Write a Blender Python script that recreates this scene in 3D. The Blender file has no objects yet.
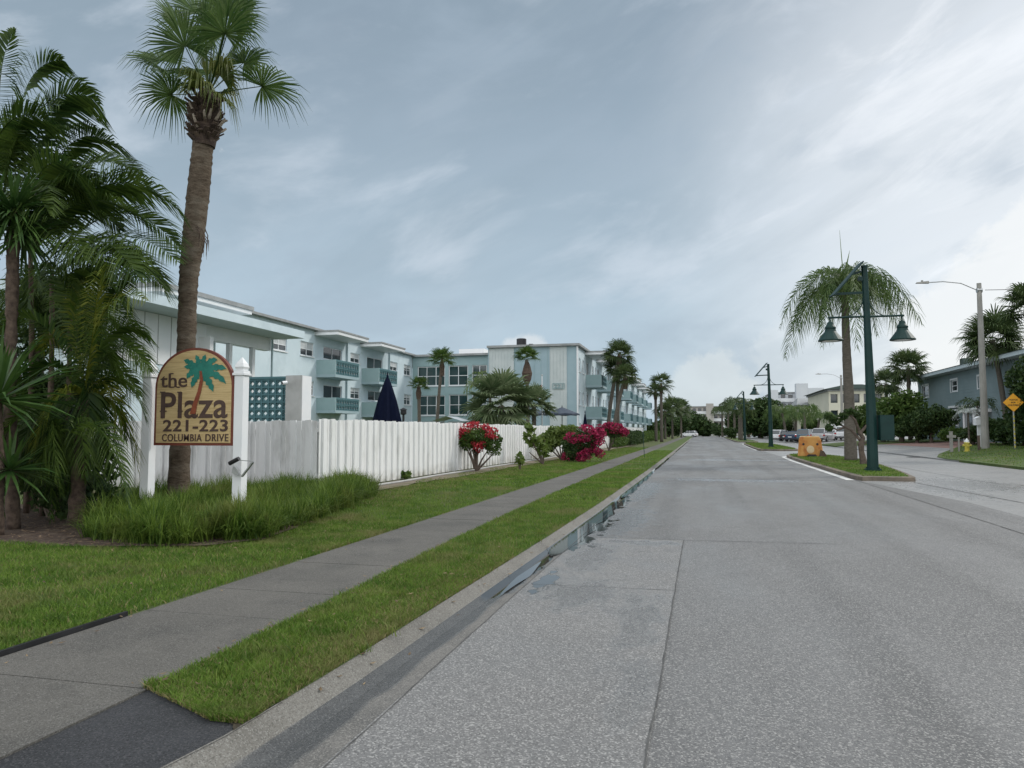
import bpy, math, random
import numpy as np
from mathutils import Vector, Matrix
R = math.radians
random.seed(7); np.random.seed(7)
C = bpy.context.scene.collection
S = bpy.context.scene

# ------------------------------------------------------------------ camera, sky, sun, exposure
EYE = 1.65
F = 740.0
YAW = R(14.25)
TILT = math.atan(47 / F)
cam = bpy.data.cameras.new('camera'); cam.sensor_width = 36; cam.lens = 36 * F / 1024
cam.clip_end = 6000; cam.clip_start = 0.05
camo = bpy.data.objects.new('camera', cam); C.objects.link(camo)
camo.location = (0, 0, EYE); camo.rotation_euler = (R(90) + TILT, 0, YAW)
S.camera = camo
S.view_settings.view_transform = 'Standard'; S.view_settings.look = 'None'
S.view_settings.gamma = 1; S.view_settings.exposure = 0.30
S.view_settings.use_curve_mapping = False
S.cycles.max_bounces = 6; S.cycles.transparent_max_bounces = 8

SUN_EL, SUN_AZ = R(38), R(50)          # azimuth clockwise from +Y (the street's direction)
w = bpy.data.worlds.new('World'); S.world = w; w.use_nodes = True
nt = w.node_tree; nt.nodes.clear(); N = nt.nodes.new; L = nt.links.new
def wmath(op, a, b=None, c=None, clamp=False):
    n = N('ShaderNodeMath'); n.operation = op; n.use_clamp = clamp
    for i, v in enumerate((a, b, c)):
        if v is None: continue
        if isinstance(v, (int, float)): n.inputs[i].default_value = v
        else: L(v, n.inputs[i])
    return n.outputs[0]
def wmix(f, a, b):
    n = N('ShaderNodeMix'); n.data_type = 'RGBA'
    for k, v in ((0, f), (6, a), (7, b)):
        if isinstance(v, (int, float)): n.inputs[k].default_value = v
        elif isinstance(v, tuple): n.inputs[k].default_value = (*v, 1)
        else: L(v, n.inputs[k])
    return n.outputs[2]
def wrange(v, a, b, c, d):
    n = N('ShaderNodeMapRange'); n.interpolation_type = 'SMOOTHSTEP'
    L(v, n.inputs[0])
    for i, x in enumerate((a, b, c, d)): n.inputs[i + 1].default_value = x
    return n.outputs[0]
def wnoise(vec, sc, det=6, ro=.55, dist=0.0):
    n = N('ShaderNodeTexNoise'); n.inputs['Scale'].default_value = sc; n.inputs['Detail'].default_value = det
    n.inputs['Roughness'].default_value = ro; n.inputs['Distortion'].default_value = dist; L(vec, n.inputs['Vector'])
    return n.outputs[0]
tc = N('ShaderNodeTexCoord'); sep = N('ShaderNodeSeparateXYZ'); L(tc.outputs['Generated'], sep.inputs[0])
dx, dy, dz = sep.outputs
zc = wmath('MAXIMUM', dz, 0.0)
den = wmath('ADD', zc, 0.16)
comb = N('ShaderNodeCombineXYZ'); L(wmath('DIVIDE', dx, den), comb.inputs[0]); L(wmath('DIVIDE', dy, den), comb.inputs[1])
def wdot(v):
    n = N('ShaderNodeVectorMath'); n.operation = 'DOT_PRODUCT'; L(tc.outputs['Generated'], n.inputs[0]); n.inputs[1].default_value = Vector(v).normalized()
    return n.outputs['Value']
def skydir(az, el):
    az = R(az); el = R(el); return (math.sin(az) * math.cos(el), math.cos(az) * math.cos(el), math.sin(el))
sky = N('ShaderNodeTexSky'); sky.sky_type = 'NISHITA'; sky.sun_disc = False
sky.sun_elevation = SUN_EL; sky.sun_rotation = SUN_AZ; sky.altitude = 0; sky.dust_density = 2
azn = wmath('ARCTAN2', dx, dy); eln = wmath('ARCSINE', dz)
ae = N('ShaderNodeCombineXYZ'); L(azn, ae.inputs[0]); L(eln, ae.inputs[1])
rot = N('ShaderNodeMapping'); rot.vector_type = 'TEXTURE'; L(ae.outputs[0], rot.inputs[0]); rot.inputs['Rotation'].default_value = (0, 0, R(24)); rot.inputs['Scale'].default_value = (.62, .17, 1)
big = wnoise(rot.outputs[0], .9, 5, .5, .5)
fine = wnoise(rot.outputs[0], 2.2, 8, .6, .8)
# base of the cloud deck: blue-grey, darker high up on the left, pale to the right and at the horizon
up = wrange(dz, .06, .55, 0, 1)
basecol = wmix(up, (4.0, 5.05, 5.9), (2.3, 2.95, 3.6))
glow = wrange(wdot(skydir(31, 12)), .80, .99, 0, 1)
glow2 = wmath('MULTIPLY', glow, wrange(big, .25, .7, .7, 1.08))
c1 = wmix(wmath('MULTIPLY', glow2, .97, clamp=True), basecol, (7.1, 7.45, 7.8))
dark = wmath('MULTIPLY', wrange(big, .44, .66, 0, .5), wrange(dz, .02, .3, .35, 1))
c2 = wmix(dark, c1, (2.5, 3.25, 3.85))
rot2 = N('ShaderNodeMapping'); rot2.vector_type = 'TEXTURE'; L(ae.outputs[0], rot2.inputs[0]); rot2.inputs['Rotation'].default_value = (0, 0, R(14)); rot2.inputs['Scale'].default_value = (.5, .22, 1); rot2.inputs['Location'].default_value = (.35, .1, 0)
med = wnoise(rot2.outputs[0], 1.5, 7, .56, .3)
c2 = wmix(wrange(med, .50, .66, 0, .5), c2, (3.1, 3.85, 4.6))
c2 = wmix(wmath('MULTIPLY', wrange(med, .50, .32, 0, .5), wrange(dz, .02, .2, .3, 1)), c2, (6.0, 6.6, 7.3))
c3 = wmix(wmath('MULTIPLY', wrange(fine, .46, .70, 0, .6), wrange(wdot(skydir(34, 14)), .80, .99, .05, .8)), c2, (8.8, 9.0, 9.3))
# heaped clouds low on the right and just over the roofs
puff = wnoise(tc.outputs['Generated'], 13, 9, .6, .2)
def puffat(az, el, r0, r1, amt, col, prev):
    near = wrange(wdot(skydir(az, el)), math.cos(R(r1)), math.cos(R(r0)), 0, 1)
    m = wrange(wmath('ADD', near, wmath('MULTIPLY', wmath('SUBTRACT', puff, .5), 2.0)), .44, .70, 0, amt)
    return wmix(m, prev, col)
c4 = puffat(20, 7.0, 2, 9, .62, (7.8, 7.9, 7.85), c3)
c4 = puffat(9, 3.5, 1, 8, .2, (7.2, 7.4, 7.3), c4)
c4 = puffat(-13, 5.0, .3, 4.2, .5, (7.2, 7.3, 7.3), c4)
c4 = puffat(1, 1.5, .5, 6, .4, (6.8, 7.1, 7.0), c4)
# behind the camera and overhead the unseen sky is brightened to fill facing surfaces
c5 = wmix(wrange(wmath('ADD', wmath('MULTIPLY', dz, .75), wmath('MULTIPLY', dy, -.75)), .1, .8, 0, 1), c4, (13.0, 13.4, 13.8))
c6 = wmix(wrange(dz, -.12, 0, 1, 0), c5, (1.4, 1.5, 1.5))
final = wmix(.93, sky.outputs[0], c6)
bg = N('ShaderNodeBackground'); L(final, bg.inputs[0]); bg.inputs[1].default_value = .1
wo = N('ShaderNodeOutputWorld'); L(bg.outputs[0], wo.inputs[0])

sun = bpy.data.lights.new('sun', 'SUN'); sun.energy = 1.5; sun.angle = R(10); sun.color = (1, .955, .89)
so = bpy.data.objects.new('sun', sun); C.objects.link(so)
so.rotation_euler = (R(90) - SUN_EL, 0, -SUN_AZ + R(180))
so.location = (0, 0, 30)

# ------------------------------------------------------------------ measuring helpers (pixel -> point on a real plane)
def ray(px, py):
    x = px - 512; u = 384 - py
    y = F * math.cos(TILT) - u * math.sin(TILT); z = F * math.sin(TILT) + u * math.cos(TILT)
    return Vector((x * math.cos(YAW) - y * math.sin(YAW), x * math.sin(YAW) + y * math.cos(YAW), z))
def onZ(px, py, z=0.0):
    r = ray(px, py); return Vector((0, 0, EYE)) + r * ((z - EYE) / r.z)
def onY(px, py, Y):
    r = ray(px, py); return Vector((0, 0, EYE)) + r * (Y / r.y)
def onX(px, py, X):
    r = ray(px, py); return Vector((0, 0, EYE)) + r * (X / r.x)

# ------------------------------------------------------------------ tagging
def tag(o, label=None, cat=None, group=None, kind=None):
    if label: o['label'] = label
    if cat: o['category'] = cat
    if group: o['group'] = group
    if kind: o['kind'] = kind
    return o
def empty(name, loc, label, cat, group=None, rz=0.0):
    o = bpy.data.objects.new(name, None); C.objects.link(o); o.location = loc; o.rotation_euler = (0, 0, rz)
    o.empty_display_size = .3
    return tag(o, label, cat, group)
def copy_tree(o, loc, label, group=None, rz=None, sc=None):
    kids = [c for c in C.objects if c.parent == o]
    c = o.copy(); C.objects.link(c); c.location = loc
    if rz is not None: c.rotation_euler = (0, 0, rz)
    if sc is not None: c.scale = (sc, sc, sc) if not isinstance(sc, tuple) else sc
    c['label'] = label
    if group: c['group'] = group
    def rec(src, dst):
        for k in [q for q in C.objects if q.parent == src]:
            d = k.copy(); C.objects.link(d); d.parent = dst
            rec(k, d)
    rec(o, c)
    return c

# ------------------------------------------------------------------ materials
def mat(name, c1, c2=None, scale=3.0, rough=.7, bump=0.0, bscale=40.0, c3=None, s3=.6, spec=.4, metal=0.0,
        trans=0.0, island=0.0, stretch=(1, 1, 1), obj=False, speck=None, rough2=None, lanes=0, grime=None):
    m = bpy.data.materials.new(name); m.use_nodes = True; t = m.node_tree; nd = t.nodes; lk = t.links.new
    b = nd['Principled BSDF']; b.inputs['Roughness'].default_value = rough
    b.inputs['Specular IOR Level'].default_value = spec; b.inputs['Metallic'].default_value = metal
    geo = nd.new('ShaderNodeNewGeometry')
    if obj:
        tcn = nd.new('ShaderNodeTexCoord'); vec = tcn.outputs['Object']
    else: vec = geo.outputs['Position']
    mp = nd.new('ShaderNodeMapping'); mp.inputs['Scale'].default_value = stretch; lk(vec, mp.inputs[0]); raw = vec; vec = mp.outputs[0]
    def noise(sc, det=5, ro=.6):
        n = nd.new('ShaderNodeTexNoise'); n.inputs['Scale'].default_value = sc; n.inputs['Detail'].default_value = det
        n.inputs['Roughness'].default_value = ro; lk(vec, n.inputs['Vector']); return n.outputs[0]
    def rng(v, a, b_, c=0, d=1):
        n = nd.new('ShaderNodeMapRange'); lk(v, n.inputs[0])
        for i, x in enumerate((a, b_, c, d)): n.inputs[i + 1].default_value = x
        return n.outputs[0]
    def mix(f, a, b_):
        n = nd.new('ShaderNodeMix'); n.data_type = 'RGBA'; lk(f, n.inputs[0])
        for k, v in ((6, a), (7, b_)):
            if isinstance(v, tuple): n.inputs[k].default_value = (*v, 1)
            else: lk(v, n.inputs[k])
        return n.outputs[2]
    col = None
    if c2:
        f = rng(noise(scale), .33, .67)
        if island:
            a = nd.new('ShaderNodeMath'); a.operation = 'ADD'
            a2 = nd.new('ShaderNodeMath'); a2.operation = 'MULTIPLY_ADD'
            lk(geo.outputs['Random Per Island'], a2.inputs[0]); a2.inputs[1].default_value = island; a2.inputs[2].default_value = -island / 2
            lk(f, a.inputs[0]); lk(a2.outputs[0], a.inputs[1]); a.use_clamp = True; f = a.outputs[0]
        col = mix(f, c1, c2)
        if c3: col = mix(rng(noise(s3, 4, .65), .5, .68), col, c3)
        if lanes:
            ml = nd.new('ShaderNodeMapping'); ml.inputs['Scale'].default_value = (1.25, .035, 1); lk(raw, ml.inputs[0]); nl_ = nd.new('ShaderNodeTexNoise'); nl_.inputs['Scale'].default_value = 1.0; nl_.inputs['Detail'].default_value = 3; lk(ml.outputs[0], nl_.inputs['Vector'])
            col = mix(rng(nl_.outputs[0], .48, .64, 0, lanes), col, tuple(v * .5 for v in c1))
            col = mix(rng(noise(5.5, 3, .6), .68, .74, 0, .5), col, tuple(v * .4 for v in c1))
        if grime:
            sz = nd.new('ShaderNodeSeparateXYZ'); lk(raw, sz.inputs[0]); ng = nd.new('ShaderNodeTexNoise'); ng.inputs['Scale'].default_value = 3.5; lk(raw, ng.inputs['Vector'])
            g_ = nd.new('ShaderNodeMath'); g_.operation = 'MULTIPLY'; lk(rng(sz.outputs[2], grime[0], grime[1], 0, 1), g_.inputs[0]); lk(rng(ng.outputs[0], .35, .65, .15, 1), g_.inputs[1]); col = mix(g_.outputs[0], col, grime[2])
        if speck:
            vo = nd.new('ShaderNodeTexVoronoi'); vo.inputs['Scale'].default_value = speck[0]; lk(raw, vo.inputs['Vector'])
            sp = nd.new('ShaderNodeSeparateColor'); lk(vo.outputs['Color'], sp.inputs[0])
            col = mix(rng(sp.outputs[0], .62, .95), col, speck[3]); col = mix(rng(sp.outputs[1], .6, 1.1), col, tuple(v * .55 for v in c1))
        lk(col, b.inputs['Base Color'])
    else: b.inputs['Base Color'].default_value = (*c1, 1)
    if rough2 is not None:
        lk(rng(noise(.5, 4), .4, .62, rough, rough2), b.inputs['Roughness'])
    if bump:
        bp = nd.new('ShaderNodeBump'); bp.inputs['Strength'].default_value = bump; bp.inputs['Distance'].default_value = .02
        lk(noise(bscale, 4, .7), bp.inputs['Height']); lk(bp.outputs[0], b.inputs['Normal'])
    if trans:
        tr = nd.new('ShaderNodeBsdfTranslucent'); ms = nd.new('ShaderNodeMixShader'); ms.inputs[0].default_value = trans
        if col is not None: lk(col, tr.inputs[0])
        else: tr.inputs[0].default_value = (*c1, 1)
        lk(b.outputs[0], ms.inputs[1]); lk(tr.outputs[0], ms.inputs[2]); lk(ms.outputs[0], nd['Material Output'].inputs[0])
    return m

def glassmat(name, col=(.02, .03, .035), rough=.06):
    return mat(name, col, rough=rough, spec=.9)
M = {}
M['road'] = mat('road_concrete', (.128, .129, .129), (.162, .161, .159), .5, .72, .6, 110, c3=(.118, .119, .12), s3=.22, speck=(105, 0, 0, (.32, .315, .30)), rough2=.42, stretch=(1, .35, 1), lanes=.55)
M['slab'] = mat('light_concrete_slab', (.160, .159, .156), (.192, .189, .185), .6, .7, .6, 110, c3=(.155, .156, .158), s3=.35, speck=(105, 0, 0, (.36, .355, .34)), rough2=.42)
M['laneR'] = mat('right_lane_concrete', (.20, .20, .197), (.255, .252, .245), .5, .5, .35, 110, c3=(.17, .173, .175), s3=.22, rough2=.32, speck=(105, 0, 0, (.36, .355, .34)))
M['joint'] = mat('joint_tar', (.05, .05, .05), (.10, .10, .095), 9, .8)
M['walk'] = mat('sidewalk_concrete', (.082, .078, .070), (.128, .121, .107), .8, .85, .4, 130, c3=(.066, .064, .058), s3=1.3, speck=(150, 0, 0, (.16, .155, .142)))
M['curb'] = mat('curb_concrete', (.150, .143, .126), (.192, .183, .163), 1.6, .85, .45, 110, c3=(.105, .10, .09), s3=1.1, speck=(140, 0, 0, (.24, .235, .215)))
M['gutter'] = mat('gutter_concrete', (.125, .121, .112), (.175, .168, .155), 1.4, .75, .4, 110, c3=(.095, .094, .09), s3=.9, speck=(140, 0, 0, (.24, .23, .21)))
M['wet'] = mat('wet_gutter_silt', (.075, .078, .08), (.105, .108, .11), 2.5, .24, .12, 30, spec=.55)
M['puddle'] = mat('puddle_water', (.025, .027, .028), rough=.02, spec=1.0)
M['asphalt'] = mat('driveway_asphalt', (.026, .028, .031), (.046, .048, .053), 2, .85, .9, 80, speck=(130, 0, 0, (.078, .078, .082)))
M['white_line'] = mat('road_paint', (.55, .55, .53), (.70, .70, .68), 5, .6, c3=(.32, .32, .31), s3=3.5)
M['soil'] = mat('lawn_soil', (.050, .075, .018), (.075, .100, .026), 1.2, .95, .6, 60, c3=(.13, .11, .05), s3=.45)
M['verge'] = mat('verge_turf', (.045, .080, .014), (.075, .115, .024), 2.5, .95, .8, 40, c3=(.10, .11, .04), s3=.8)
M['blade'] = mat('grass_blade', (.060, .130, .015), (.165, .255, .043), 2.2, .6, island=1.0, trans=.35, c3=(.20, .20, .075), s3=.7, spec=.2)
M['blade_dry'] = mat('dry_grass_blade', (.17, .16, .06), (.27, .235, .11), 1.3, .7, island=.7, trans=.2, spec=.2)
M['mulch'] = mat('mulch_bed', (.035, .022, .016), (.085, .058, .042), 14, .95, .9, 30, c3=(.12, .09, .065), s3=6)
M['base'] = mat('far_ground', (.05, .075, .02), (.08, .10, .035), .05, .95, c3=(.14, .13, .11), s3=.02)
M['clump'] = mat('border_grass_leaf', (.042, .092, .012), (.165, .245, .042), 2.5, .55, island=1.1, trans=.4, spec=.2, c3=(.17, .19, .05), s3=1.1)
M['palm_leaf'] = mat('palm_leaf', (.035, .075, .018), (.10, .155, .045), 2, .5, island=1.0, trans=.38, spec=.25)
M['palm_yel'] = mat('yellowing_palm_leaf', (.075, .115, .022), (.15, .165, .035), 2, .5, island=.7, trans=.35)
M['areca'] = mat('feather_palm_leaf', (.022, .052, .010), (.085, .135, .024), 1.2, .5, island=1.0, trans=.38, spec=.22)
M['areca2'] = mat('bright_feather_palm_leaf', (.06, .11, .012), (.20, .21, .03), 1.5, .5, island=.9, trans=.4, spec=.22)
M['strap'] = mat('sword_leaf', (.03, .075, .018), (.07, .13, .03), 2, .4, island=.6, trans=.2)
M['fargreen'] = mat('distant_palm_leaf', (.035, .062, .022), (.085, .12, .042), 1, .6, island=.9, trans=.25, spec=.2)
M['queen'] = mat('queen_palm_leaf', (.050, .098, .026), (.13, .185, .06), 1.5, .5, island=.9, trans=.42, spec=.25)
M['silver'] = mat('silvery_palm_leaf', (.30, .34, .32), (.45, .48, .45), 2, .6, island=.8)
M['shag'] = mat('grey_green_fan_leaf', (.07, .11, .045), (.17, .21, .11), 1.5, .6, island=1.0, trans=.25, spec=.2)
M['bark'] = mat('palm_bark', (.070, .052, .037), (.150, .118, .088), 9, .95, .9, 22, stretch=(1, 1, 3.2), c3=(.19, .16, .125), s3=1.5, spec=.15)
M['bark_grey'] = mat('grey_palm_bark', (.085, .074, .060), (.145, .13, .11), 6, .95, .6, 20, stretch=(1, 1, 3), spec=.15)
M['boot'] = mat('palm_boot', (.04, .026, .02), (.12, .085, .062), 12, .9, .7, 20, island=.8)
M['boot_pale'] = mat('pale_palm_boot', (.26, .21, .17), (.42, .36, .30), 12, .9, .5, 20)
M['wood'] = mat('shrub_wood', (.07, .052, .04), (.13, .10, .08), 8, .9, .5, 30)
M['bush'] = mat('shrub_leaf', (.035, .075, .015), (.10, .155, .035), 2, .55, island=.9, trans=.3, spec=.2)
M['bush_dark'] = mat('dark_shrub_leaf', (.020, .046, .014), (.060, .098, .028), 2, .55, island=.9, trans=.2, spec=.2)
M['bush_light'] = mat('light_shrub_leaf', (.07, .12, .02), (.16, .22, .05), 2, .5, island=.8, trans=.3)
M['crimson'] = mat('crimson_bract', (.13, .005, .028), (.46, .022, .10), 3, .65, island=1.3, trans=.25)
M['coral'] = mat('coral_bract', (.28, .015, .03), (.58, .06, .075), 3, .6, island=1.2, trans=.3)
M['fence'] = mat('white_fence_paint', (.76, .765, .75), (.82, .82, .81), 2.2, .6, .1, 30, c3=(.66, .66, .64), s3=2.6, stretch=(1, 1, .35), grime=(.55, .15, (.40, .39, .33)))
M['fence_shaded'] = mat('shaded_fence_paint', (.68, .69, .69), (.78, .78, .78), 2.2, .7, .2, 30, c3=(.54, .54, .53), s3=2.0, stretch=(1, 1, .35), grime=(.6, .15, (.36, .36, .30)))  # greyer copy of the white fence paint; this run's shade is in the colour
M['white'] = mat('white_paint', (.74, .76, .77), (.80, .80, .80), 1.5, .5, .08, 20)
M['trim'] = mat('white_trim', (.74, .75, .76), (.68, .70, .71), 1.5, .5)
M['blue'] = mat('pale_blue_stucco', (.54, .64, .685), (.60, .695, .735), .6, .8, .2, 40, c3=(.49, .585, .625), s3=.5)
M['blue_mid'] = mat('mid_blue_stucco', (.30, .40, .43), (.34, .44, .47), .8, .8, .2, 40)
M['teal'] = mat('teal_panel', (.25, .36, .37), (.30, .41, .42), .8, .75)
M['teal_dark'] = mat('dark_teal_block', (.065, .15, .17), (.09, .19, .21), 3, .7, .2, 30)
M['stripe'] = mat('grey_white_ribbed_panel', (.45, .50, .50), (.53, .57, .565), 1, .7)
M['stripe_blue'] = mat('blue_grey_panel', (.27, .37, .41), (.31, .41, .45), 1, .7)
M['roof_edge'] = mat('grey_roof_edge', (.22, .23, .23), (.32, .33, .33), 2, .7)
M['roof'] = mat('roof_felt', (.28, .28, .28), (.36, .36, .35), 1, .9)
M['soffit'] = mat('soffit_paint', (.42, .50, .52), (.48, .55, .57), 1, .7)
M['glass'] = glassmat('window_glass', (.025, .035, .04))
M['glass_green'] = glassmat('green_window_glass', (.012, .038, .038), .08)
M['blind'] = mat('window_blind', (.42, .45, .46), (.55, .57, .57), 2, .6)
M['concrete'] = mat('pier_concrete', (.34, .34, .33), (.44, .44, .43), 2, .85, .3, 40)
M['green_pole'] = mat('green_pole_paint', (.003, .024, .021), (.006, .034, .030), 3, .5, spec=.3)
M['black'] = mat('black_metal', (.012, .012, .014), (.022, .022, .024), 4, .45)
M['navy'] = mat('navy_canvas', (.004, .006, .018), (.008, .011, .026), 3, .95, .2, 30, spec=.05)
M['slate_canvas'] = mat('slate_blue_canvas', (.045, .06, .085), (.065, .08, .105), 3, .85)
M['metal'] = mat('galvanised_metal', (.35, .36, .36), (.48, .49, .49), 6, .4, metal=.7)
M['pole_concrete'] = mat('pole_concrete', (.24, .235, .215), (.32, .31, .285), 3, .85, .3, 30, stretch=(1, 1, .4))
M['orange'] = mat('orange_paint', (.46, .20, .045), (.56, .30, .09), 1.8, .7, .2, 20, c3=(.38, .115, .03), s3=1.6)
M['tan'] = mat('tan_disc', (.55, .42, .24), (.66, .53, .33), 6, .7)
M['yellow'] = mat('yellow_sign', (.72, .32, .02), (.78, .38, .03), 3, .5)
M['hydrant'] = mat('yellow_hydrant_paint', (.42, .36, .05), (.52, .45, .08), 6, .45)
M['sand'] = mat('sand_carved_wood', (.50, .36, .17), (.62, .47, .24), 3, .65, .5, 3, stretch=(1.0, 1, 26), c3=(.42, .29, .13), s3=1.8)
M['sign_red'] = mat('sign_rim_paint', (.14, .035, .022), (.18, .05, .03), 6, .5)
M['letter'] = mat('brown_letter_paint', (.060, .034, .028), (.09, .055, .042), 8, .6)
M['sign_green'] = mat('emblem_green', (.01, .15, .115), (.02, .21, .16), 9, .5)
M['emblem_trunk'] = mat('emblem_trunk', (.20, .045, .022), (.26, .07, .03), 9, .6)
M['house'] = mat('blue_grey_siding', (.165, .225, .235), (.195, .255, .265), 1, .7)
M['shingle'] = mat('green_grey_shingle', (.055, .08, .07), (.085, .11, .10), 4, .9, .4, 20)
M['yellow_wall'] = mat('cream_wall', (.55, .54, .43), (.62, .60, .49), .4, .8)
M['grey_wall'] = mat('far_white_wall', (.50, .53, .56), (.60, .62, .64), .1, .8)
M['far_beige'] = mat('far_beige_wall', (.34, .32, .29), (.42, .40, .36), .1, .8)
M['paver'] = mat('red_pavers', (.20, .115, .095), (.27, .165, .14), 3, .8, .4, 8, c3=(.16, .12, .11), s3=1)
M['tyre'] = mat('tyre', (.015, .015, .016), (.03, .03, .03), 8, .85)
M['rim'] = mat('wheel_rim', (.4, .41, .42), rough=.3, metal=.8)
M['car_silver'] = mat('silver_paint', (.50, .49, .50), rough=.25, metal=.3, spec=.7)
M['car_white'] = mat('white_car_paint', (.70, .71, .72), rough=.25, spec=.7)
M['car_blue'] = mat('dark_blue_paint', (.025, .045, .085), rough=.22, spec=.7)
M['car_black'] = mat('black_car_paint', (.018, .02, .024), rough=.22, spec=.7)
M['car_teal'] = mat('grey_blue_paint', (.07, .12, .16), rough=.25, spec=.7)
M['lamp_red'] = mat('red_lens', (.35, .01, .01), rough=.2)
M['lamp_clear'] = mat('clear_lens', (.7, .7, .7), rough=.15)
M['wire'] = mat('wire', (.03, .03, .03), rough=.6)
M['flag_red'] = mat('flag_red', (.40, .03, .04), (.46, .04, .05), 3, .8)
M['flag_white'] = mat('flag_white', (.65, .65, .67), (.7, .7, .7), 3, .8)
M['flag_blue'] = mat('flag_blue', (.03, .04, .14), rough=.8)
M['tent'] = mat('pale_canvas', (.52, .57, .60), (.60, .64, .66), 2, .8)

# ------------------------------------------------------------------ mesh building
class MB:
    def __init__(s): s.v = []; s.f = []; s.m = []; s.mi = 0
    def vert(s, p): s.v.append(tuple(p)); return len(s.v) - 1
    def face(s, pts):
        i = len(s.v); s.v += [tuple(p) for p in pts]; s.f.append(tuple(range(i, i + len(pts)))); s.m.append(s.mi)
    def box(s, x0, y0, z0, x1, y1, z1):
        i = len(s.v)
        s.v += [(x0,y0,z0),(x1,y0,z0),(x1,y1,z0),(x0,y1,z0),(x0,y0,z1),(x1,y0,z1),(x1,y1,z1),(x0,y1,z1)]
        for f in ((0,3,2,1),(4,5,6,7),(0,1,5,4),(1,2,6,5),(2,3,7,6),(3,0,4,7)): s.f.append(tuple(i + k for k in f)); s.m.append(s.mi)
        return s
    def hexa(s, p):   # eight points, bottom four then top four
        i = len(s.v); s.v += [tuple(q) for q in p]
        for f in ((0,3,2,1),(4,5,6,7),(0,1,5,4),(1,2,6,5),(2,3,7,6),(3,0,4,7)): s.f.append(tuple(i + k for k in f)); s.m.append(s.mi)
        return s
    def bar(s, a, b, w_, h=None, up=(0, 0, 1)):
        a = Vector(a); b = Vector(b); d = (b - a).normalized(); u = Vector(up)
        if abs(d.dot(u)) > .99: u = Vector((1, 0, 0))
        r = d.cross(u).normalized(); u = r.cross(d); h = h or w_; r *= w_ / 2; u *= h / 2
        return s.hexa([a - r - u, a + r - u, b + r - u, b - r - u, a - r + u, a + r + u, b + r + u, b - r + u])
    def tube(s, pts, rad, n=8, cap=True):
        pts = [Vector(p) for p in pts]
        if not hasattr(rad, '__len__'): rad = [rad] * len(pts)
        rings = []; ref = Vector((1, 0, 0))
        for k, p in enumerate(pts):
            d = (pts[min(k + 1, len(pts) - 1)] - pts[max(k - 1, 0)]).normalized()
            if abs(d.dot(ref)) > .95: ref = Vector((0, 1, 0))
            a = (ref - d * ref.dot(d)).normalized(); b = d.cross(a)
            i = len(s.v)
            for j in range(n):
                t = 2 * math.pi * j / n; s.v.append(tuple(p + (a * math.cos(t) + b * math.sin(t)) * rad[k]))
            rings.append(i)
        for k in range(len(rings) - 1):
            for j in range(n):
                s.f.append((rings[k] + j, rings[k] + (j + 1) % n, rings[k + 1] + (j + 1) % n, rings[k + 1] + j)); s.m.append(s.mi)
        if cap:
            s.f.append(tuple(rings[0] + j for j in reversed(range(n)))); s.m.append(s.mi)
            s.f.append(tuple(rings[-1] + j for j in range(n))); s.m.append(s.mi)
        return s
    def lathe(s, c, prof, n=16):
        return s.tube([(c[0], c[1], c[2] + z) for r, z in prof], [max(r, .001) for r, z in prof], n)
    def prism(s, poly, z0, z1):     # poly in xy
        i = len(s.v); n = len(poly)
        s.v += [(p[0], p[1], z0) for p in poly] + [(p[0], p[1], z1) for p in poly]
        s.f.append(tuple(i + n + k for k in range(n))); s.m.append(s.mi)
        s.f.append(tuple(i + k for k in reversed(range(n)))); s.m.append(s.mi)
        for k in range(n): s.f.append((i + k, i + (k + 1) % n, i + n + (k + 1) % n, i + n + k)); s.m.append(s.mi)
        return s
    def prismY(s, poly, y0, y1):    # poly in xz, thickness along y
        i = len(s.v); n = len(poly)
        s.v += [(p[0], y0, p[1]) for p in poly] + [(p[0], y1, p[1]) for p in poly]
        s.f.append(tuple(i + k for k in range(n))); s.m.append(s.mi)
        s.f.append(tuple(i + n + k for k in reversed(range(n)))); s.m.append(s.mi)
        for k in range(n): s.f.append((i + (k + 1) % n, i + k, i + n + k, i + n + (k + 1) % n)); s.m.append(s.mi)
        return s
    def build(s, name, m, parent=None, world=True, smooth=False, bevel=0):
        off = Vector((0, 0, 0))
        if parent is not None and world:
            p = parent
            while p is not None: off += Vector(p.location); p = p.parent
        me = bpy.data.meshes.new(name)
        me.from_pydata([(v[0] - off.x, v[1] - off.y, v[2] - off.z) for v in s.v], [], s.f)
        ms = m if isinstance(m, (list, tuple)) else [m]
        for q in ms: me.materials.append(q)
        if len(ms) > 1: me.polygons.foreach_set('material_index', s.m)
        if smooth: me.polygons.foreach_set('use_smooth', [True] * len(me.polygons))
        o = bpy.data.objects.new(name, me); C.objects.link(o); o.parent = parent
        if bevel:
            b = o.modifiers.new('bevel', 'BEVEL'); b.width = bevel; b.segments = 2; b.limit_method = 'ANGLE'
        return o

def npmesh(name, V, Fq, m, parent=None, smooth=False):
    """V (n,3), Fq (k,4) or (k,3) index arrays"""
    me = bpy.data.meshes.new(name); n = Fq.shape[1]
    me.vertices.add(len(V)); me.vertices.foreach_set('co', V.astype(np.float32).ravel())
    me.loops.add(Fq.size); me.loops.foreach_set('vertex_index', Fq.astype(np.int32).ravel())
    me.polygons.add(len(Fq)); me.polygons.foreach_set('loop_start', np.arange(0, Fq.size, n, dtype=np.int32))
    me.polygons.foreach_set('loop_total', np.full(len(Fq), n, dtype=np.int32))
    me.materials.append(m); me.update(calc_edges=True)
    o = bpy.data.objects.new(name, me); C.objects.link(o); o.parent = parent
    return o

def struct(o): o['kind'] = 'structure'; return o

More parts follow.
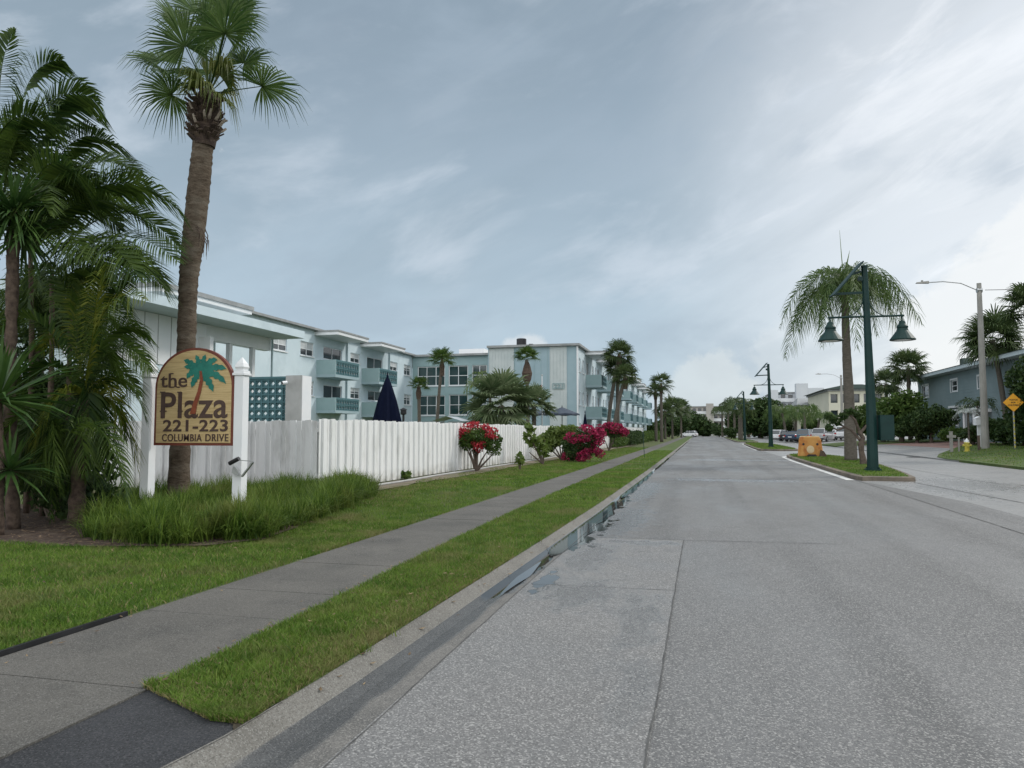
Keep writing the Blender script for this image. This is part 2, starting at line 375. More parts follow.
# ------------------------------------------------------------------ ground, road, walk
def rows_sheet(name, m, ys, left, right, zl, zr, nx=1, wob=0.0):
    """a sheet between two long edges; left/right/zl/zr are functions of y"""
    b = MB(); rows = []
    for y in ys:
        row = []
        for k in range(nx + 1):
            t = k / nx; x = left(y) * (1 - t) + right(y) * t; z = zl(y) * (1 - t) + zr(y) * t
            row.append(b.vert((x + (random.uniform(-wob, wob) if k in (0, nx) else 0), y, z)))
        rows.append(row)
    for i in range(len(rows) - 1):
        for k in range(nx): b.f.append((rows[i][k], rows[i][k + 1], rows[i + 1][k + 1], rows[i + 1][k])); b.m.append(0)
    return b.build(name, m)
def lerpf(pts):
    xs = [p[0] for p in pts]; vs = [p[1] for p in pts]
    return lambda y: float(np.interp(y, xs, vs))
def k_(v): return lambda y: v
far_ys = [-12, -6, 0, 2, 3, 3.9] + [4.5 + i * .5 for i in range(40)] + [26 + i * 3 for i in range(20)] + [90, 110, 140, 180, 240]

base = MB(); base.face([(-3000, -3000, -.12), (3000, -3000, -.12), (3000, 3000, -.12), (-3000, 3000, -.12)])
struct(base.build('ground', M['base']))
yE = 245
rd = MB(); rd.face([(-1.83, -14, 0), (5.02, -14, 0), (5.02, yE, 0), (-1.83, yE, 0)]); rd.face([(5.02, -14, 0), (6.0, -14, 0), (6.0, 19.5, 0), (5.02, 27, 0)])
struct(rd.build('road', M['road']))
rl = MB(); rl.face([(5.024, 27, 0), (7.4, 19.5, 0), (13.25, -14, 0), (13.6, -14, 0), (13.6, 60, 0), (13.6, yE, 0), (5.024, yE, 0)])
rl.face([(6.004, -14, 0), (13.25, -14, 0), (7.4, 19.5, 0), (5.024, 27, 0), (6.004, 19.5, 0)])
struct(rl.build('road_right_lanes', M['laneR']))
cr = MB(); cr.face([(-60, yE, -.002), (60, yE, -.002), (60, yE + 14, -.002), (-60, yE + 14, -.002)]); struct(cr.build('cross_street', M['road']))
sl = MB(); sl.face([(-1.83, -10, .004), (-.31, -10, .004), (-.27, 11.62, .004), (-1.83, 11.56, .004)])
struct(sl.build('road_slab', M['slab']))
# joints: narrow wobbling tar seams
def seam(pts, wd, z=.008, m=None, name='road_joint'):
    b = MB(); P = []
    for (x0, y0), (x1, y1) in zip(pts[:-1], pts[1:]):
        n = max(2, int(math.hypot(x1 - x0, y1 - y0) / .12))
        for i in range(n): t = i / n; P.append(Vector((x0 + (x1 - x0) * t, y0 + (y1 - y0) * t, z)))
    P.append(Vector((*pts[-1], z)))
    prev = None; off = 0
    for i, p in enumerate(P):
        d = (P[min(i + 1, len(P) - 1)] - P[max(i - 1, 0)]).normalized(); r = Vector((-d.y, d.x, 0))
        off = off * .8 + random.uniform(-.003, .003); ww = wd * random.uniform(.55, 1.25) / 2
        a, c = p + r * (off - ww), p + r * (off + ww)
        if prev: b.face([prev[0], a, c, prev[1]])
        prev = (a, c)
    return struct(b.build(name, m or M['joint']))
seam([(-.31, -3), (-.27, 11.6)], .011)
seam([(-1.8, 11.56), (-.27, 11.6), (1.9, 11.75)], .018)
seam([(-1.8, 7.9), (-.28, 7.95)], .008)
seam([(-1.8, -2), (-1.82, 4.2), (-1.835, 7.2), (-1.825, 13.3), (-1.83, 60)], .009)
seam([(5.0, 13), (5.02, 27)], .022)
seam([(7.5, 15), (7.15, 19.5), (6.6, 26.3)], .04)
seam([(-1.8, 26.5), (4.9, 26.8)], .03)
seam([(-1.8, 45), (4.9, 45.2)], .05)
seam([(-1.8, 62), (4.9, 62.2)], .06)
seam([(8.3, 60), (8.9, 27), (12, 15)], .03)
# damp patches with a shape of their own on the slab
def blob(name, cx, cy, rx, ry, m, z, n=26, seed=1, jag=.25, rot=0.0):
    rr = random.Random(seed); ph = [rr.uniform(0, 6.28) for _ in range(5)]; am = [rr.uniform(.3, 1) * jag / (i + 1) ** .6 for i in range(5)]
    P = []
    for k in range(n * 2):
        t = math.pi * k / n; f = 1 + sum(a * math.sin((i + 2) * t + p) for i, (a, p) in enumerate(zip(am, ph)))
        x, y = rx * f * math.cos(t), ry * f * math.sin(t)
        P.append((cx + x * math.cos(rot) - y * math.sin(rot), cy + x * math.sin(rot) + y * math.cos(rot), z))
    b = MB(); b.face(P); return b.build(name, m)
def add_wet(m, spots, gutter=False):
    """rain water lying on the surface: damp = smoother and darker, standing water = mirror smooth. spots: (x, y, rx, ry, depth)"""
    t = m.node_tree; nd = t.nodes; lk = t.links.new; b = nd['Principled BSDF']
    geo = nd.new('ShaderNodeNewGeometry'); sp = nd.new('ShaderNodeSeparateXYZ'); lk(geo.outputs['Position'], sp.inputs[0])
    def ma(op, a, b_=None, cl=False):
        n = nd.new('ShaderNodeMath'); n.operation = op; n.use_clamp = cl
        for i, v in enumerate((a, b_)):
            if v is None: continue
            if isinstance(v, (int, float)): n.inputs[i].default_value = v
            else: lk(v, n.inputs[i])
        return n.outputs[0]
    def rg(v, a, b_, c=0, d=1):
        n = nd.new('ShaderNodeMapRange'); n.interpolation_type = 'SMOOTHSTEP'; lk(v, n.inputs[0])
        for i, x in enumerate((a, b_, c, d)): n.inputs[i + 1].default_value = x
        return n.outputs[0]
    def noise(sc, st=(1, 1, 1), det=5):
        mp = nd.new('ShaderNodeMapping'); mp.inputs['Scale'].default_value = st; lk(geo.outputs['Position'], mp.inputs[0])
        n = nd.new('ShaderNodeTexNoise'); n.inputs['Scale'].default_value = sc; n.inputs['Detail'].default_value = det; lk(mp.outputs[0], n.inputs['Vector']); return n.outputs[0]
    nz = ma('SUBTRACT', noise(3.2, (1.6, .8, 1), 6), .5); damp = None; water = None
    for (x, y, rx, ry, dp) in spots:
        u = ma('DIVIDE', ma('SUBTRACT', sp.outputs[0], x), rx); v = ma('DIVIDE', ma('SUBTRACT', sp.outputs[1], y), ry)
        r = ma('SQRT', ma('ADD', ma('MULTIPLY', u, u), ma('MULTIPLY', v, v))); f = ma('ADD', ma('SUBTRACT', 1.0, r), ma('MULTIPLY', nz, 2.6))
        d_ = ma('MULTIPLY', rg(f, -.25, .5), min(1, dp)); damp = d_ if damp is None else ma('MAXIMUM', damp, d_)
        if dp > 1: w_ = rg(f, .30, .42); water = w_ if water is None else ma('MAXIMUM', water, w_)
    if gutter:
        c = nd.new('ShaderNodeMapRange'); lk(sp.outputs[1], c.inputs[0])
        for i, x in enumerate((3.5, 15, -2.12, -2.0)): c.inputs[i + 1].default_value = x
        wig = ma('MULTIPLY', ma('SUBTRACT', noise(.9, (.01, 1, 1), 3), .5), .16); e = ma('ABSOLUTE', ma('ADD', ma('SUBTRACT', sp.outputs[0], c.outputs[0]), wig))
        f = ma('ADD', e, ma('MULTIPLY', nz, .05)); gd = damp; gw = water; damp = rg(f, .10, .16, 1, 0)
        gate = rg(noise(.42, (.01, 1, 1), 2), .30, .46, .05, .15); gate = ma('MULTIPLY', gate, rg(sp.outputs[1], 6.9, 7.6)); water = rg(ma('SUBTRACT', f, gate), -.012, .012, 1, 0)
        water = ma('MULTIPLY', water, rg(sp.outputs[1], 6.9, 7.3))
        if gd is not None: damp = ma('MAXIMUM', damp, gd); water = ma('MAXIMUM', water, gw)
    def mixc(f, a_link, colr):
        n = nd.new('ShaderNodeMix'); n.data_type = 'RGBA'; lk(f, n.inputs[0]); lk(a_link, n.inputs[6]); n.inputs[7].default_value = (*colr, 1); return n.outputs[2]
    src = b.inputs['Base Color'].links[0].from_socket; dk = nd.new('ShaderNodeMix'); dk.data_type = 'RGBA'; dk.blend_type = 'MULTIPLY'; lk(ma('MULTIPLY', damp, .9 if gutter else .16), dk.inputs[0]); lk(src, dk.inputs[6]); dk.inputs[7].default_value = (.52, .55, .60, 1)
    col = dk.outputs[2]
    rs = b.inputs['Roughness'].links[0].from_socket if b.inputs['Roughness'].links else None
    def mixf(f, a, v):
        n = nd.new('ShaderNodeMix'); lk(f, n.inputs[0]); n.inputs[3].default_value = v
        if hasattr(a, 'links') or not isinstance(a, float): lk(a, n.inputs[2])
        else: n.inputs[2].default_value = a
        return n.outputs[0]
    ro = mixf(damp, rs if rs is not None else float(b.inputs['Roughness'].default_value), .13 if gutter else .22)
    if water is not None:
        col = mixc(water, col, (.03, .031, .03)); ro = mixf(water, ro, .015)
        if b.inputs['Normal'].links:
            ns = b.inputs['Normal'].links[0].from_socket; n = nd.new('ShaderNodeMix'); n.data_type = 'VECTOR'; lk(water, n.inputs[0]); lk(ns, n.inputs[4]); lk(geo.outputs['Normal'], n.inputs[5]); lk(n.outputs[1], b.inputs['Normal'])
    lk(col, b.inputs['Base Color']); lk(ro, b.inputs['Roughness'])
add_wet(M['slab'], [(-.55, 6.6, .2, 1.2, 1), (-.45, 4.9, .12, .8, 1), (-1.4, 9.8, .3, 1.3, 1), (-1.66, 8.1, .16, .8, 2), (-1.78, 11.0, .3, 1.0, 2), (-.8, 11.2, .8, .3, 1), (-1.2, 7.6, .35, .7, 1)])
add_wet(M['road'], [(-1.76, 12.9, .34, 2.0, 2), (-1.8, 17.5, .2, 2.4, 2), (-1.4, 14, .5, 2.5, 1), (-1.5, 21, .4, 4, 1), (1.5, 26, 2.5, .7, 1), (2, 44, 3, 1.0, 1)])
add_wet(M['laneR'], [(8, 26, 1.6, 3.5, 1), (6.6, 24, .8, 4, 1)])
add_wet(M['gutter'], [(-2.0, 12.6, .38, 3.0, 2), (-2.0, 8.3, .16, 1.2, 2), (-1.98, 19, .3, 4, 2)], True)
# gutter and kerb along the left
ysg = [-12, -6, 0, 2, 3] + [3.4 + i * .3 for i in range(60)] + [22 + i * 3 for i in range(22)] + [95, 120, 160, 200, 245]
kerb_in = lerpf([(-12, -2.85), (2.5, -2.62), (3.4, -2.38), (4.6, -2.33), (7, -2.28), (11, -2.2), (16, -2.13), (30, -2.06), (245, -2.03)])
kerb_front = lambda y: kerb_in(y) + float(np.interp(y, [3, 4.5, 8, 14, 30], [.13, .13, .12, .11, .10]))
kz = lambda y: float(np.interp(y, [-12, 2.3, 3.4, 6], [.02, .03, .1, .1]))
gx = k_(-1.832)
def gutmid(y): return kerb_front(y) * .72 + -1.832 * .28
struct(rows_sheet('gutter', M['gutter'], ysg, gutmid, gx, k_(-.018), k_(0.001)))
g2 = rows_sheet('gutter_apron', M['gutter'], ysg, kerb_front, gutmid, k_(0.012), k_(-.018)); struct(g2)
struct(rows_sheet('kerb', M['curb'], ysg, kerb_in, kerb_front, kz, k_(.012), 3))
for yy in (5.3, 8.3, 10.0, 13.2, 16.2, 19.2, 22.2, 28, 34, 40):
    seam([(kerb_in(yy) + .01, yy), (kerb_front(yy) - .01, yy + .02)], .02, .1, name='kerb_joint') if False else None
# wet silt running along the gutter, and standing water
def strip(name, y0, y1, xc, wf, m, z, step=.12, seed=2):
    rr = random.Random(seed); ph = [rr.uniform(0, 6.28) for _ in range(6)]; b = MB(); prev = None; y = y0
    while y <= y1 + 1e-6:
        t = (y - y0) / (y1 - y0)
        e1 = sum(math.sin(y * f + p) for f, p in zip((1.1, 2.3, 4.1), ph)) / 3; e2 = sum(math.sin(y * f + p) for f, p in zip((1.3, 2.7, 5.0), ph[3:])) / 3
        end = min(1, max(0, min(t, 1 - t)) * (y1 - y0) / 1.5) ** .6; wv = wf(y) * end
        a = (xc(y) - wv * (.5 + .16 * e1), y, z); c = (xc(y) + wv * (.5 + .2 * e2), y, z)
        if prev: b.face([prev[0], prev[1], c, a])
        prev = (a, c); y += step
    return struct(b.build(name, m))
strip('puddle', 9.7, 17.6, lambda y: -1.93, lambda y: .38, M['puddle'], .0065, .07, 12)
strip('puddle', 7.3, 9.3, lambda y: -1.98, lambda y: .15, M['puddle'], .0035, .06, 11)
strip('puddle', 18.4, 31, lambda y: -1.92, lambda y: .26, M['puddle'], .0065, .15, 14)
strip('puddle', 33, 47, lambda y: -1.93, lambda y: .22, M['puddle'], .0065, .2, 15)
# verge, walk, lawn
walk_r = lerpf([(-12, -3.25), (3.9, -3.25), (6.5, -3.3), (9, -3.42), (14.5, -3.55), (30, -3.6), (245, -3.62)])
walk_l = k_(-4.68)
ysv = [y for y in ysg if y >= 3.9] ; ysv = [3.55, 3.62, 3.7, 3.78, 3.86, 3.95] + [y for y in ysv if y > 3.96]
def vl(y): return walk_r(y) if y >= 3.95 else kerb_in(y) - .04 - (y - 3.55) / .4 * (kerb_in(y) - .04 - walk_r(y))
struct(rows_sheet('verge', M['verge'], ysv, vl, kerb_in, k_(.098), lambda y: kz(y) + .003, 2, .01))
eb = MB(); rr_ = random.Random(4); top_, bot_ = [], []
for i in range(121):
    x = -3.27 + .9 * i / 120; yl0 = 3.93 - .42 * (x + 3.27) / .9; top_.append((x, yl0 + .12 + rr_.uniform(-.03, .03), .1035)); bot_.append((x, yl0 - .02 + .018 * math.sin(x * 17) + .012 * math.sin(x * 41 + 1) + rr_.uniform(-.006, .006), .1025))
for i in range(120): eb.face([bot_[i], bot_[i + 1], top_[i + 1], top_[i]])
M['edge_soil'] = mat('edge_soil', (.030, .024, .016), (.075, .06, .036), 20, .95, .7, 40)
struct(eb.build('soil_edge', M['edge_soil']))
struct(rows_sheet('driveway_apron', M['asphalt'], [y for y in ysg if y < 3.9] + [3.9], k_(-3.25), lambda y: kerb_in(y) + .01, k_(.09), lambda y: kz(y) - .004, 2))
ysw = [-12, -6.5, -4.9, -3.3, -1.7, .5, 2.1, 3.88, 5.55, 6.5] + [8.0 + 1.5 * i for i in range(40)] + [70, 80, 100, 130, 160, 200, 245]
wk = MB()
for a, b_ in zip(ysw[:-1], ysw[1:]):
    g = .006 if a < 30 else .012
    sk = -.12 if abs(a - 3.88) < .1 else 0
    hz = random.uniform(-.002, .002)
    wk.hexa([(-4.68, a + g, 0), (walk_r(a), a + g, 0), (walk_r(b_), b_ - g, 0), (-4.68, b_ - g, 0),
             (-4.68, a + g, .1 + hz), (walk_r(a), a + g, .1 + hz), (walk_r(b_), b_ - g, .1 + hz), (-4.68, b_ - g, .1 + hz)])
struct(wk.build('sidewalk', M['walk']))
fence_x = lerpf([(0, -9.2), (16.3, -9.0), (42, -8.45), (78, -7.75)])
struct(rows_sheet('lawn', M['soil'], [-14] + [0 + i * 2 for i in range(60)] + [140, 245], k_(-9.6), walk_l, k_(.15), k_(.095), 4))
yl = MB(); yl.face([(-9.6, -14, .15), (-9.6, 245, .15), (-90, 245, .15), (-90, -14, .15)]); struct(yl.build('yard_ground', M['soil']))
# mulch bed under the planting and bare strip along the fence
mb = MB(); P = [(-13.5, 7.6), (-11, 7.7), (-9.0, 7.9), (-7.6, 8.1), (-6.3, 8.5), (-5.9, 9.2), (-6.1, 10.4), (-6.7, 12.4), (-7.2, 14.4), (-7.9, 16.2), (-8.6, 17.5), (-9.1, 18), (-13.5, 18)]
P_bed = P; mb.face([(x, y, .158) for x, y in P]); struct(mb.build('mulch_bed', M['mulch']))
M['bare'] = mat('bare_soil', (.14, .11, .08), (.21, .175, .13), 4, .95, .6, 30, c3=(.09, .1, .04), s3=2)
def strip2(name, y0, y1, xl, xr, z, m, step, amp=.12, seed=3):
    rr = random.Random(seed); b = MB(); prev = None; y = y0; o1 = 0
    while y <= y1:
        o1 = o1 * .7 + rr.uniform(-amp, amp); a = (xl(y), y, z); c = (xr(y) + o1, y, z)
        if prev: b.face([prev[0], prev[1], c, a])
        prev = (a, c); y += step
    return struct(b.build(name, m))
strip2('bare_soil', 17, 80, fence_x, lambda y: fence_x(y) + 1.15, .1655, M['bare'], .5)
ed = MB()
pe = [(fence_x(y) + .45 + .05 * math.sin(y), y, .19) for y in range(18, 46)]
ed.tube(pe, .035, 6)
tag(ed.build('garden_edging', M['concrete']), 'low pale edging strip along the foot of the white fence', 'edging')
bk = MB(); bk.bar((-4.71, -2, .105), (-4.71, 5.35, .105), .03, .06); 
tag(bk.build('black_edging_strip', M['black']), 'straight black plastic edging strip beside the sidewalk and lawn', 'edging')

# medians
def median(name, poly, label):
    root = empty(name, (poly[0][0], poly[0][1], 0), label, 'traffic island', 'grassy islands in the middle of the road')
    cx = sum(p[0] for p in poly) / len(poly); cy = sum(p[1] for p in poly) / len(poly)
    def inset(q, d):
        out = []
        n = len(q)
        for i in range(n):
            a = Vector(q[i - 1]); b = Vector(q[i]); c = Vector(q[(i + 1) % n])
            n1 = Vector(((b - a).y, -(b - a).x)).normalized(); n2 = Vector(((c - b).y, -(c - b).x)).normalized()
            nn = (n1 + n2).normalized(); out.append(b - nn * d)
        return out
    area = sum(poly[i - 1][0] * poly[i][1] - poly[i][0] * poly[i - 1][1] for i in range(len(poly)))
    if area < 0: poly = poly[::-1]
    inn = inset(poly, .18)
    b = MB(); n = len(poly)
    for i in range(n):
        j = (i + 1) % n
        b.face([(*poly[i], 0), (*poly[j], 0), (*poly[j], .13), (*poly[i], .13)])
        b.face([(*poly[i], .13), (*poly[j], .13), (*inn[j], .15), (*inn[i], .15)])
    b.build('kerb', M['kerb_island'], root)
    g = MB(); g.face([(*p, .145) for p in inn]); g.build('turf', M['verge'], root)
    return root, inn
M['kerb_island'] = mat('stained_kerb', (.10, .085, .068), (.20, .165, .125), 2.2, .85, .5, 60, c3=(.07, .065, .06), s3=1.5)
def smoothpoly(P, n=3):
    out = []
    for i in range(len(P)):
        p0, p1, p2, p3 = (Vector(P[(i + k - 1) % len(P)]) for k in range(4))
        for j in range(n):
            t = j / n; t2 = t * t; t3 = t2 * t
            out.append(tuple(.5 * ((2 * p1) + (-p0 + p2) * t + (2 * p0 - 5 * p1 + 4 * p2 - p3) * t2 + (-p0 + 3 * p1 - 3 * p2 + p3) * t3)))
    return out
MED1 = smoothpoly([(5.08, 27.4), (5.5, 26.9), (6.6, 26.85), (6.95, 27.7), (7.7, 34), (8.3, 42), (8.2, 48), (7.4, 51.2), (6.2, 52.2), (5.3, 50.2), (5.08, 44), (5.05, 35)])
MED2 = smoothpoly([(4.75, 66.5), (5.4, 65.1), (7.2, 65.1), (8.0, 67), (8.4, 80), (8.3, 98), (7, 101), (5.6, 100), (5.1, 94), (4.85, 80)])
MED3 = smoothpoly([(5.1, 114), (6, 112), (8, 112.5), (8.5, 130), (8.5, 180), (7.5, 200), (6, 200), (5.4, 170), (5.2, 140)])
med1, in1 = median('traffic_island', MED1, 'nearest grassy island with stained kerb, holding the tall green lamp post')
med2, in2 = median('traffic_island', MED2, 'second grassy island further along, behind the orange block')
med3, in3 = median('traffic_island', MED3, 'farthest grassy island, planted with a row of small palms')
def line(pts, wd, z=.006):
    b = MB(); prev = None
    for i, p in enumerate(pts):
        p = Vector(p); d = (Vector(pts[min(i + 1, len(pts) - 1)]) - Vector(pts[max(i - 1, 0)])).normalized(); r = Vector((-d.y, d.x)) * wd / 2
        a, c = p - r, p + r
        if prev: b.face([(*prev[0], z), (*a, z), (*c, z), (*prev[1], z)])
        prev = (a, c)
    return struct(b.build('painted_line', M['white_line']))
line([(4.86, 27.0), (4.88, 30), (4.9, 36), (4.92, 44), (5.1, 50), (5.6, 52)], .26)
line([(4.6, 66.3), (4.68, 72), (4.75, 80), (5.0, 94), (5.4, 101)], .18)

# right-hand side: rising front gardens and a paved drive
def hR(x, y=0): return float(np.interp(x, [13.2, 18, 24, 60], [.08, .52, .75, .9]))
def terrain(name, m, poly, dz, step=1.2):
    """grid clipped to polygon by centre-test is ragged, so cut with bmesh"""
    import bmesh
    from mathutils.geometry import tessellate_polygon
    bm = bmesh.new(); vs = [bm.verts.new((x, y, 0)) for x, y in poly]; bm.faces.new(vs)
    xs = [p[0] for p in poly]
    for x in (18, 24, 15.5):
        if min(xs) < x < max(xs):
            bmesh.ops.bisect_plane(bm, geom=bm.verts[:] + bm.edges[:] + bm.faces[:], plane_co=(x, 0, 0), plane_no=(1, 0, 0))
    for v in bm.verts: v.co.z = hR(v.co.x) + dz
    ext = bmesh.ops.extrude_face_region(bm, geom=bm.faces[:])
    for g in ext['geom']:
        if isinstance(g, bmesh.types.BMVert): g.co.z -= .12
    bmesh.ops.recalc_face_normals(bm, faces=bm.faces)
    me = bpy.data.meshes.new(name); bm.to_mesh(me); bm.free(); me.materials.append(m)
    o = bpy.data.objects.new(name, me); C.objects.link(o); return struct(o)
terrain('paved_drive', M['paver'], [(16.0, 50), (60, 50), (60, 100), (16.0, 100)], -.02)
terrain('drive_apron', M['laneR'], [(13.25, 44), (17.4, 44), (16.6, 80), (13.25, 80)], -.008)
terrain('front_lawn', M['verge'], [(13.3, -14), (90, -14), (90, 66), (21.5, 66), (18.6, 61), (14.4, 51.5), (13.5, 48.6), (13.25, 46)], .03)
terrain('front_lawn', M['verge'], [(13.4, 82), (15.0, 77.5), (18.5, 77), (90, 84), (90, 240), (13.4, 240)], .03)
wk2 = MB()
for i in range(24): wk2.box(13.3, 84 + i * 4, .1, 13.45, 87.98 + i * 4, .14)

# ------------------------------------------------------------------ grass blades
def blades(name, m, pts, h, wd, lean=.5, parent=None, label=None, seg=1):
    n = len(pts); rs = np.random.RandomState(len(pts) % 9973)
    a = rs.uniform(0, 2 * np.pi, n); hh = h * rs.uniform(.5, 1.25, n); ww = wd * rs.uniform(.6, 1.3, n)
    fa = rs.uniform(0, 2 * np.pi, n); ln = lean * hh * rs.uniform(.1, 1.2, n)
    side = np.stack([np.cos(a), np.sin(a), np.zeros(n)], 1) * ww[:, None] / 2
    fw = np.stack([np.cos(fa), np.sin(fa), np.zeros(n)], 1)
    mid = pts + fw * (ln * .35)[:, None]; mid[:, 2] += hh * .6
    tip = pts + fw * ln[:, None]; tip[:, 2] += hh
    V = np.stack([pts - side, pts + side, mid + side * .75, mid - side * .75, tip + side * .08, tip - side * .08], 1).reshape(-1, 3)
    i = np.arange(n)[:, None] * 6
    Fq = np.concatenate([i + np.array([[0, 1, 2, 3]]), i + np.array([[3, 2, 4, 5]])], 0)
    o = npmesh(name, V, Fq, m, parent); o['kind'] = 'stuff'
    if label: o['label'] = label; o['category'] = 'grass'
    return o
def scatter(n, y0, y1, fl, fr, z):
    y = np.random.uniform(y0, y1, n); l = np.array([fl(v) for v in y]); r = np.array([fr(v) for v in y])
    t = np.random.uniform(0, 1, n); x = l + (r - l) * t
    return np.stack([x, y, np.array([z(a, b) for a, b in zip(x, y)])], 1)
zl = lambda x, y: .095 + (.055) * (x + 4.68) / (-4.9) if x < -4.68 else .1
lawn_l_edge = lambda y: float(np.interp(y, [4, 7.6, 8.4, 9.2, 10.4, 12.4, 14.4, 16.2, 18], [-9.6, -9.6, -6.6, -5.95, -6.15, -6.75, -7.25, -7.9, -8.5])) if y < 18 else fence_x(y) + .85 + .25 * math.sin(y * 1.7)
P = [scatter(4600, 3.55, 3.99, lambda y: vl(y + .05) - .05, kerb_in, zl), scatter(15000, 3.95, 6, walk_r, kerb_in, zl), scatter(16000, 6, 9, walk_r, kerb_in, zl), scatter(22000, 9, 16, walk_r, kerb_in, zl)]
blades('verge_grass', M['blade'], np.concatenate(P), .045, .007, 1.0, label='short mown grass on the strip between sidewalk and kerb')
blades('verge_grass', M['blade'], np.concatenate([scatter(14000, 16, 30, walk_r, kerb_in, zl), scatter(9000, 30, 60, walk_r, kerb_in, zl)]), .05, .018, .9, label='short mown grass on the far end of the sidewalk strip')
blades('dry_verge_grass', M['blade_dry'], np.concatenate([scatter(2600, 3.55, 4.0, lambda y: vl(y + .05) - .06, kerb_in, zl), scatter(9000, 3.9, 9, walk_r, kerb_in, zl), scatter(9000, 3.9, 9, lambda y: kerb_in(y) - .4, kerb_in, zl), scatter(7000, 9, 20, walk_r, kerb_in, zl)]), .035, .007, 1.3, label='dry yellowed grass blades mixed through the sidewalk strip')
P = [scatter(16000, 3.6, 5.5, k_(-6.6), k_(-4.73), zl), scatter(34000, 5.5, 8.1, k_(-9.6), k_(-4.7), zl), scatter(26000, 8.1, 12, lawn_l_edge, k_(-4.7), zl), scatter(26000, 12, 20, lawn_l_edge, k_(-4.7), zl)]
blades('lawn_grass', M['blade'], np.concatenate(P), .05, .008, 1.0, label='short green lawn grass in front of the planting bed')
P = [scatter(24000, 20, 36, lawn_l_edge, k_(-4.7), zl), scatter(14000, 36, 70, lawn_l_edge, k_(-4.7), zl)]
blades('lawn_grass', M['blade'], np.concatenate(P), .055, .02, .9, label='short green lawn grass running along the white fence')
blades('dry_lawn_grass', M['blade_dry'], np.concatenate([scatter(9000, 4, 12, lambda y: lawn_l_edge(y), k_(-4.7), zl), scatter(16000, 14, 48, lambda y: lawn_l_edge(y), lambda y: lawn_l_edge(y) + 1.4, zl)]), .045, .011, 1.2, label='dry straw coloured grass patches by the fence line')
tc_ = []
for _ in range(230):
    y = 4.1 + 22 * random.random() ** 1.5; side = random.random() < .45; x = random.uniform(walk_r(y), kerb_in(y)) if side else random.uniform(max(lawn_l_edge(y), -9.3), -4.75)
    for _k in range(random.randint(8, 26)): tc_.append((x + random.gauss(0, .035), y + random.gauss(0, .035), zl(x, y)))
blades('grass_tufts', M['clump'], np.array(tc_), .085, .009, 1.0, label='taller bright tufts poking out of the mown grass')
def inpoly(p, poly):
    c = False; n = len(poly)
    for i in range(n):
        a, b = poly[i - 1], poly[i]
        if (a[1] > p[1]) != (b[1] > p[1]) and p[0] < (b[0] - a[0]) * (p[1] - a[1]) / (b[1] - a[1]) + a[0]: c = not c
    return c
for root, inn, n, wd in ((med1, in1, 14000, .02), (med2, in2, 9000, .03)):
    xs = [p[0] for p in inn]; ys = [p[1] for p in inn]; q = []
    while len(q) < n:
        p = (random.uniform(min(xs), max(xs)), random.uniform(min(ys), max(ys)))
        if inpoly(p, inn): q.append((p[0] - root.location.x, p[1] - root.location.y, .145))
    blades('grass', M['blade'], np.array(q), .06, wd, .9, parent=root)

q = []
FL = [(13.5, 20), (36, 20), (36, 64), (21.5, 64), (18.6, 60.5), (14.6, 51.5), (13.7, 48.6), (13.45, 46)]
while len(q) < 26000:
    p = (random.uniform(13.4, 36), random.uniform(20, 64))
    if inpoly(p, FL): q.append((p[0], p[1], hR(p[0]) + .03))
blades('lawn_grass', M['blade'], np.array(q), .06, .035, .9, label='green front lawn grass around the hydrant and tall concrete pole')
# long arching border grass round the sign
def arching(name, m, pts, length, wd, label, cat='ornamental grass'):
    n = len(pts); rs = np.random.RandomState(5)
    a = rs.uniform(0, 2 * np.pi, n); Ln = length * rs.uniform(.55, 1.2, n) * (.92 + .16 * np.sin(pts[:, 0] * 5.1 + pts[:, 1] * 2.3) + .14 * np.sin(pts[:, 1] * 6.3 - pts[:, 0] * 3.7) + .1 * np.sin(pts[:, 0] * 13 + pts[:, 1] * 11)); e = rs.uniform(.3, 1.15, n)
    fw = np.stack([np.cos(a), np.sin(a), np.zeros(n)], 1); sd = np.stack([-np.sin(a), np.cos(a), np.zeros(n)], 1) * (wd * rs.uniform(.6, 1.3, n))[:, None] / 2
    Vs = []
    for t, wf in ((0, .8), (.35, 1), (.7, .8), (1, .1)):
        p = pts + fw * (Ln * e * .75 * t ** 1.4)[:, None]; p = p.copy(); p[:, 2] += Ln * (t * (1 - .18 * e) - .48 * e * t ** 2.4)
        Vs += [p - sd * wf, p + sd * wf]
    V = np.stack(Vs, 1).reshape(-1, 3); i = np.arange(n)[:, None] * 8
    Fq = np.concatenate([i + np.array([[k, k + 1, k + 3, k + 2]]) for k in (0, 2, 4)], 0)
    o = npmesh(name, V, Fq, m); return tag(o, label, cat, kind='stuff')
bed = [(-9.0, 9.5), (-8.3, 8.75), (-7.5, 8.4), (-6.5, 8.6), (-5.95, 9.1), (-6.1, 10.2), (-6.7, 12.4), (-7.1, 14.3), (-7.6, 16.2), (-8.0, 17.0), (-8.6, 17.7), (-8.8, 16.0), (-9.3, 15.6), (-10.4, 13.4), (-10.5, 11.4), (-9.6, 10.3)]
cl = []
while len(cl) < 800:
    p = (random.uniform(-11, -5.8), random.uniform(8.1, 19.3))
    if inpoly((p[0] + random.gauss(0, .12), p[1] + random.gauss(0, .12)), bed): cl.append(p)
q = []
for c in cl:
    for _ in range(105):
        q.append((c[0] + random.gauss(0, .07), c[1] + random.gauss(0, .07), .155))
arching('border_grass', M['clump'], np.array(q), .62, .011, 'dense arching bright green border grass around the sign posts')

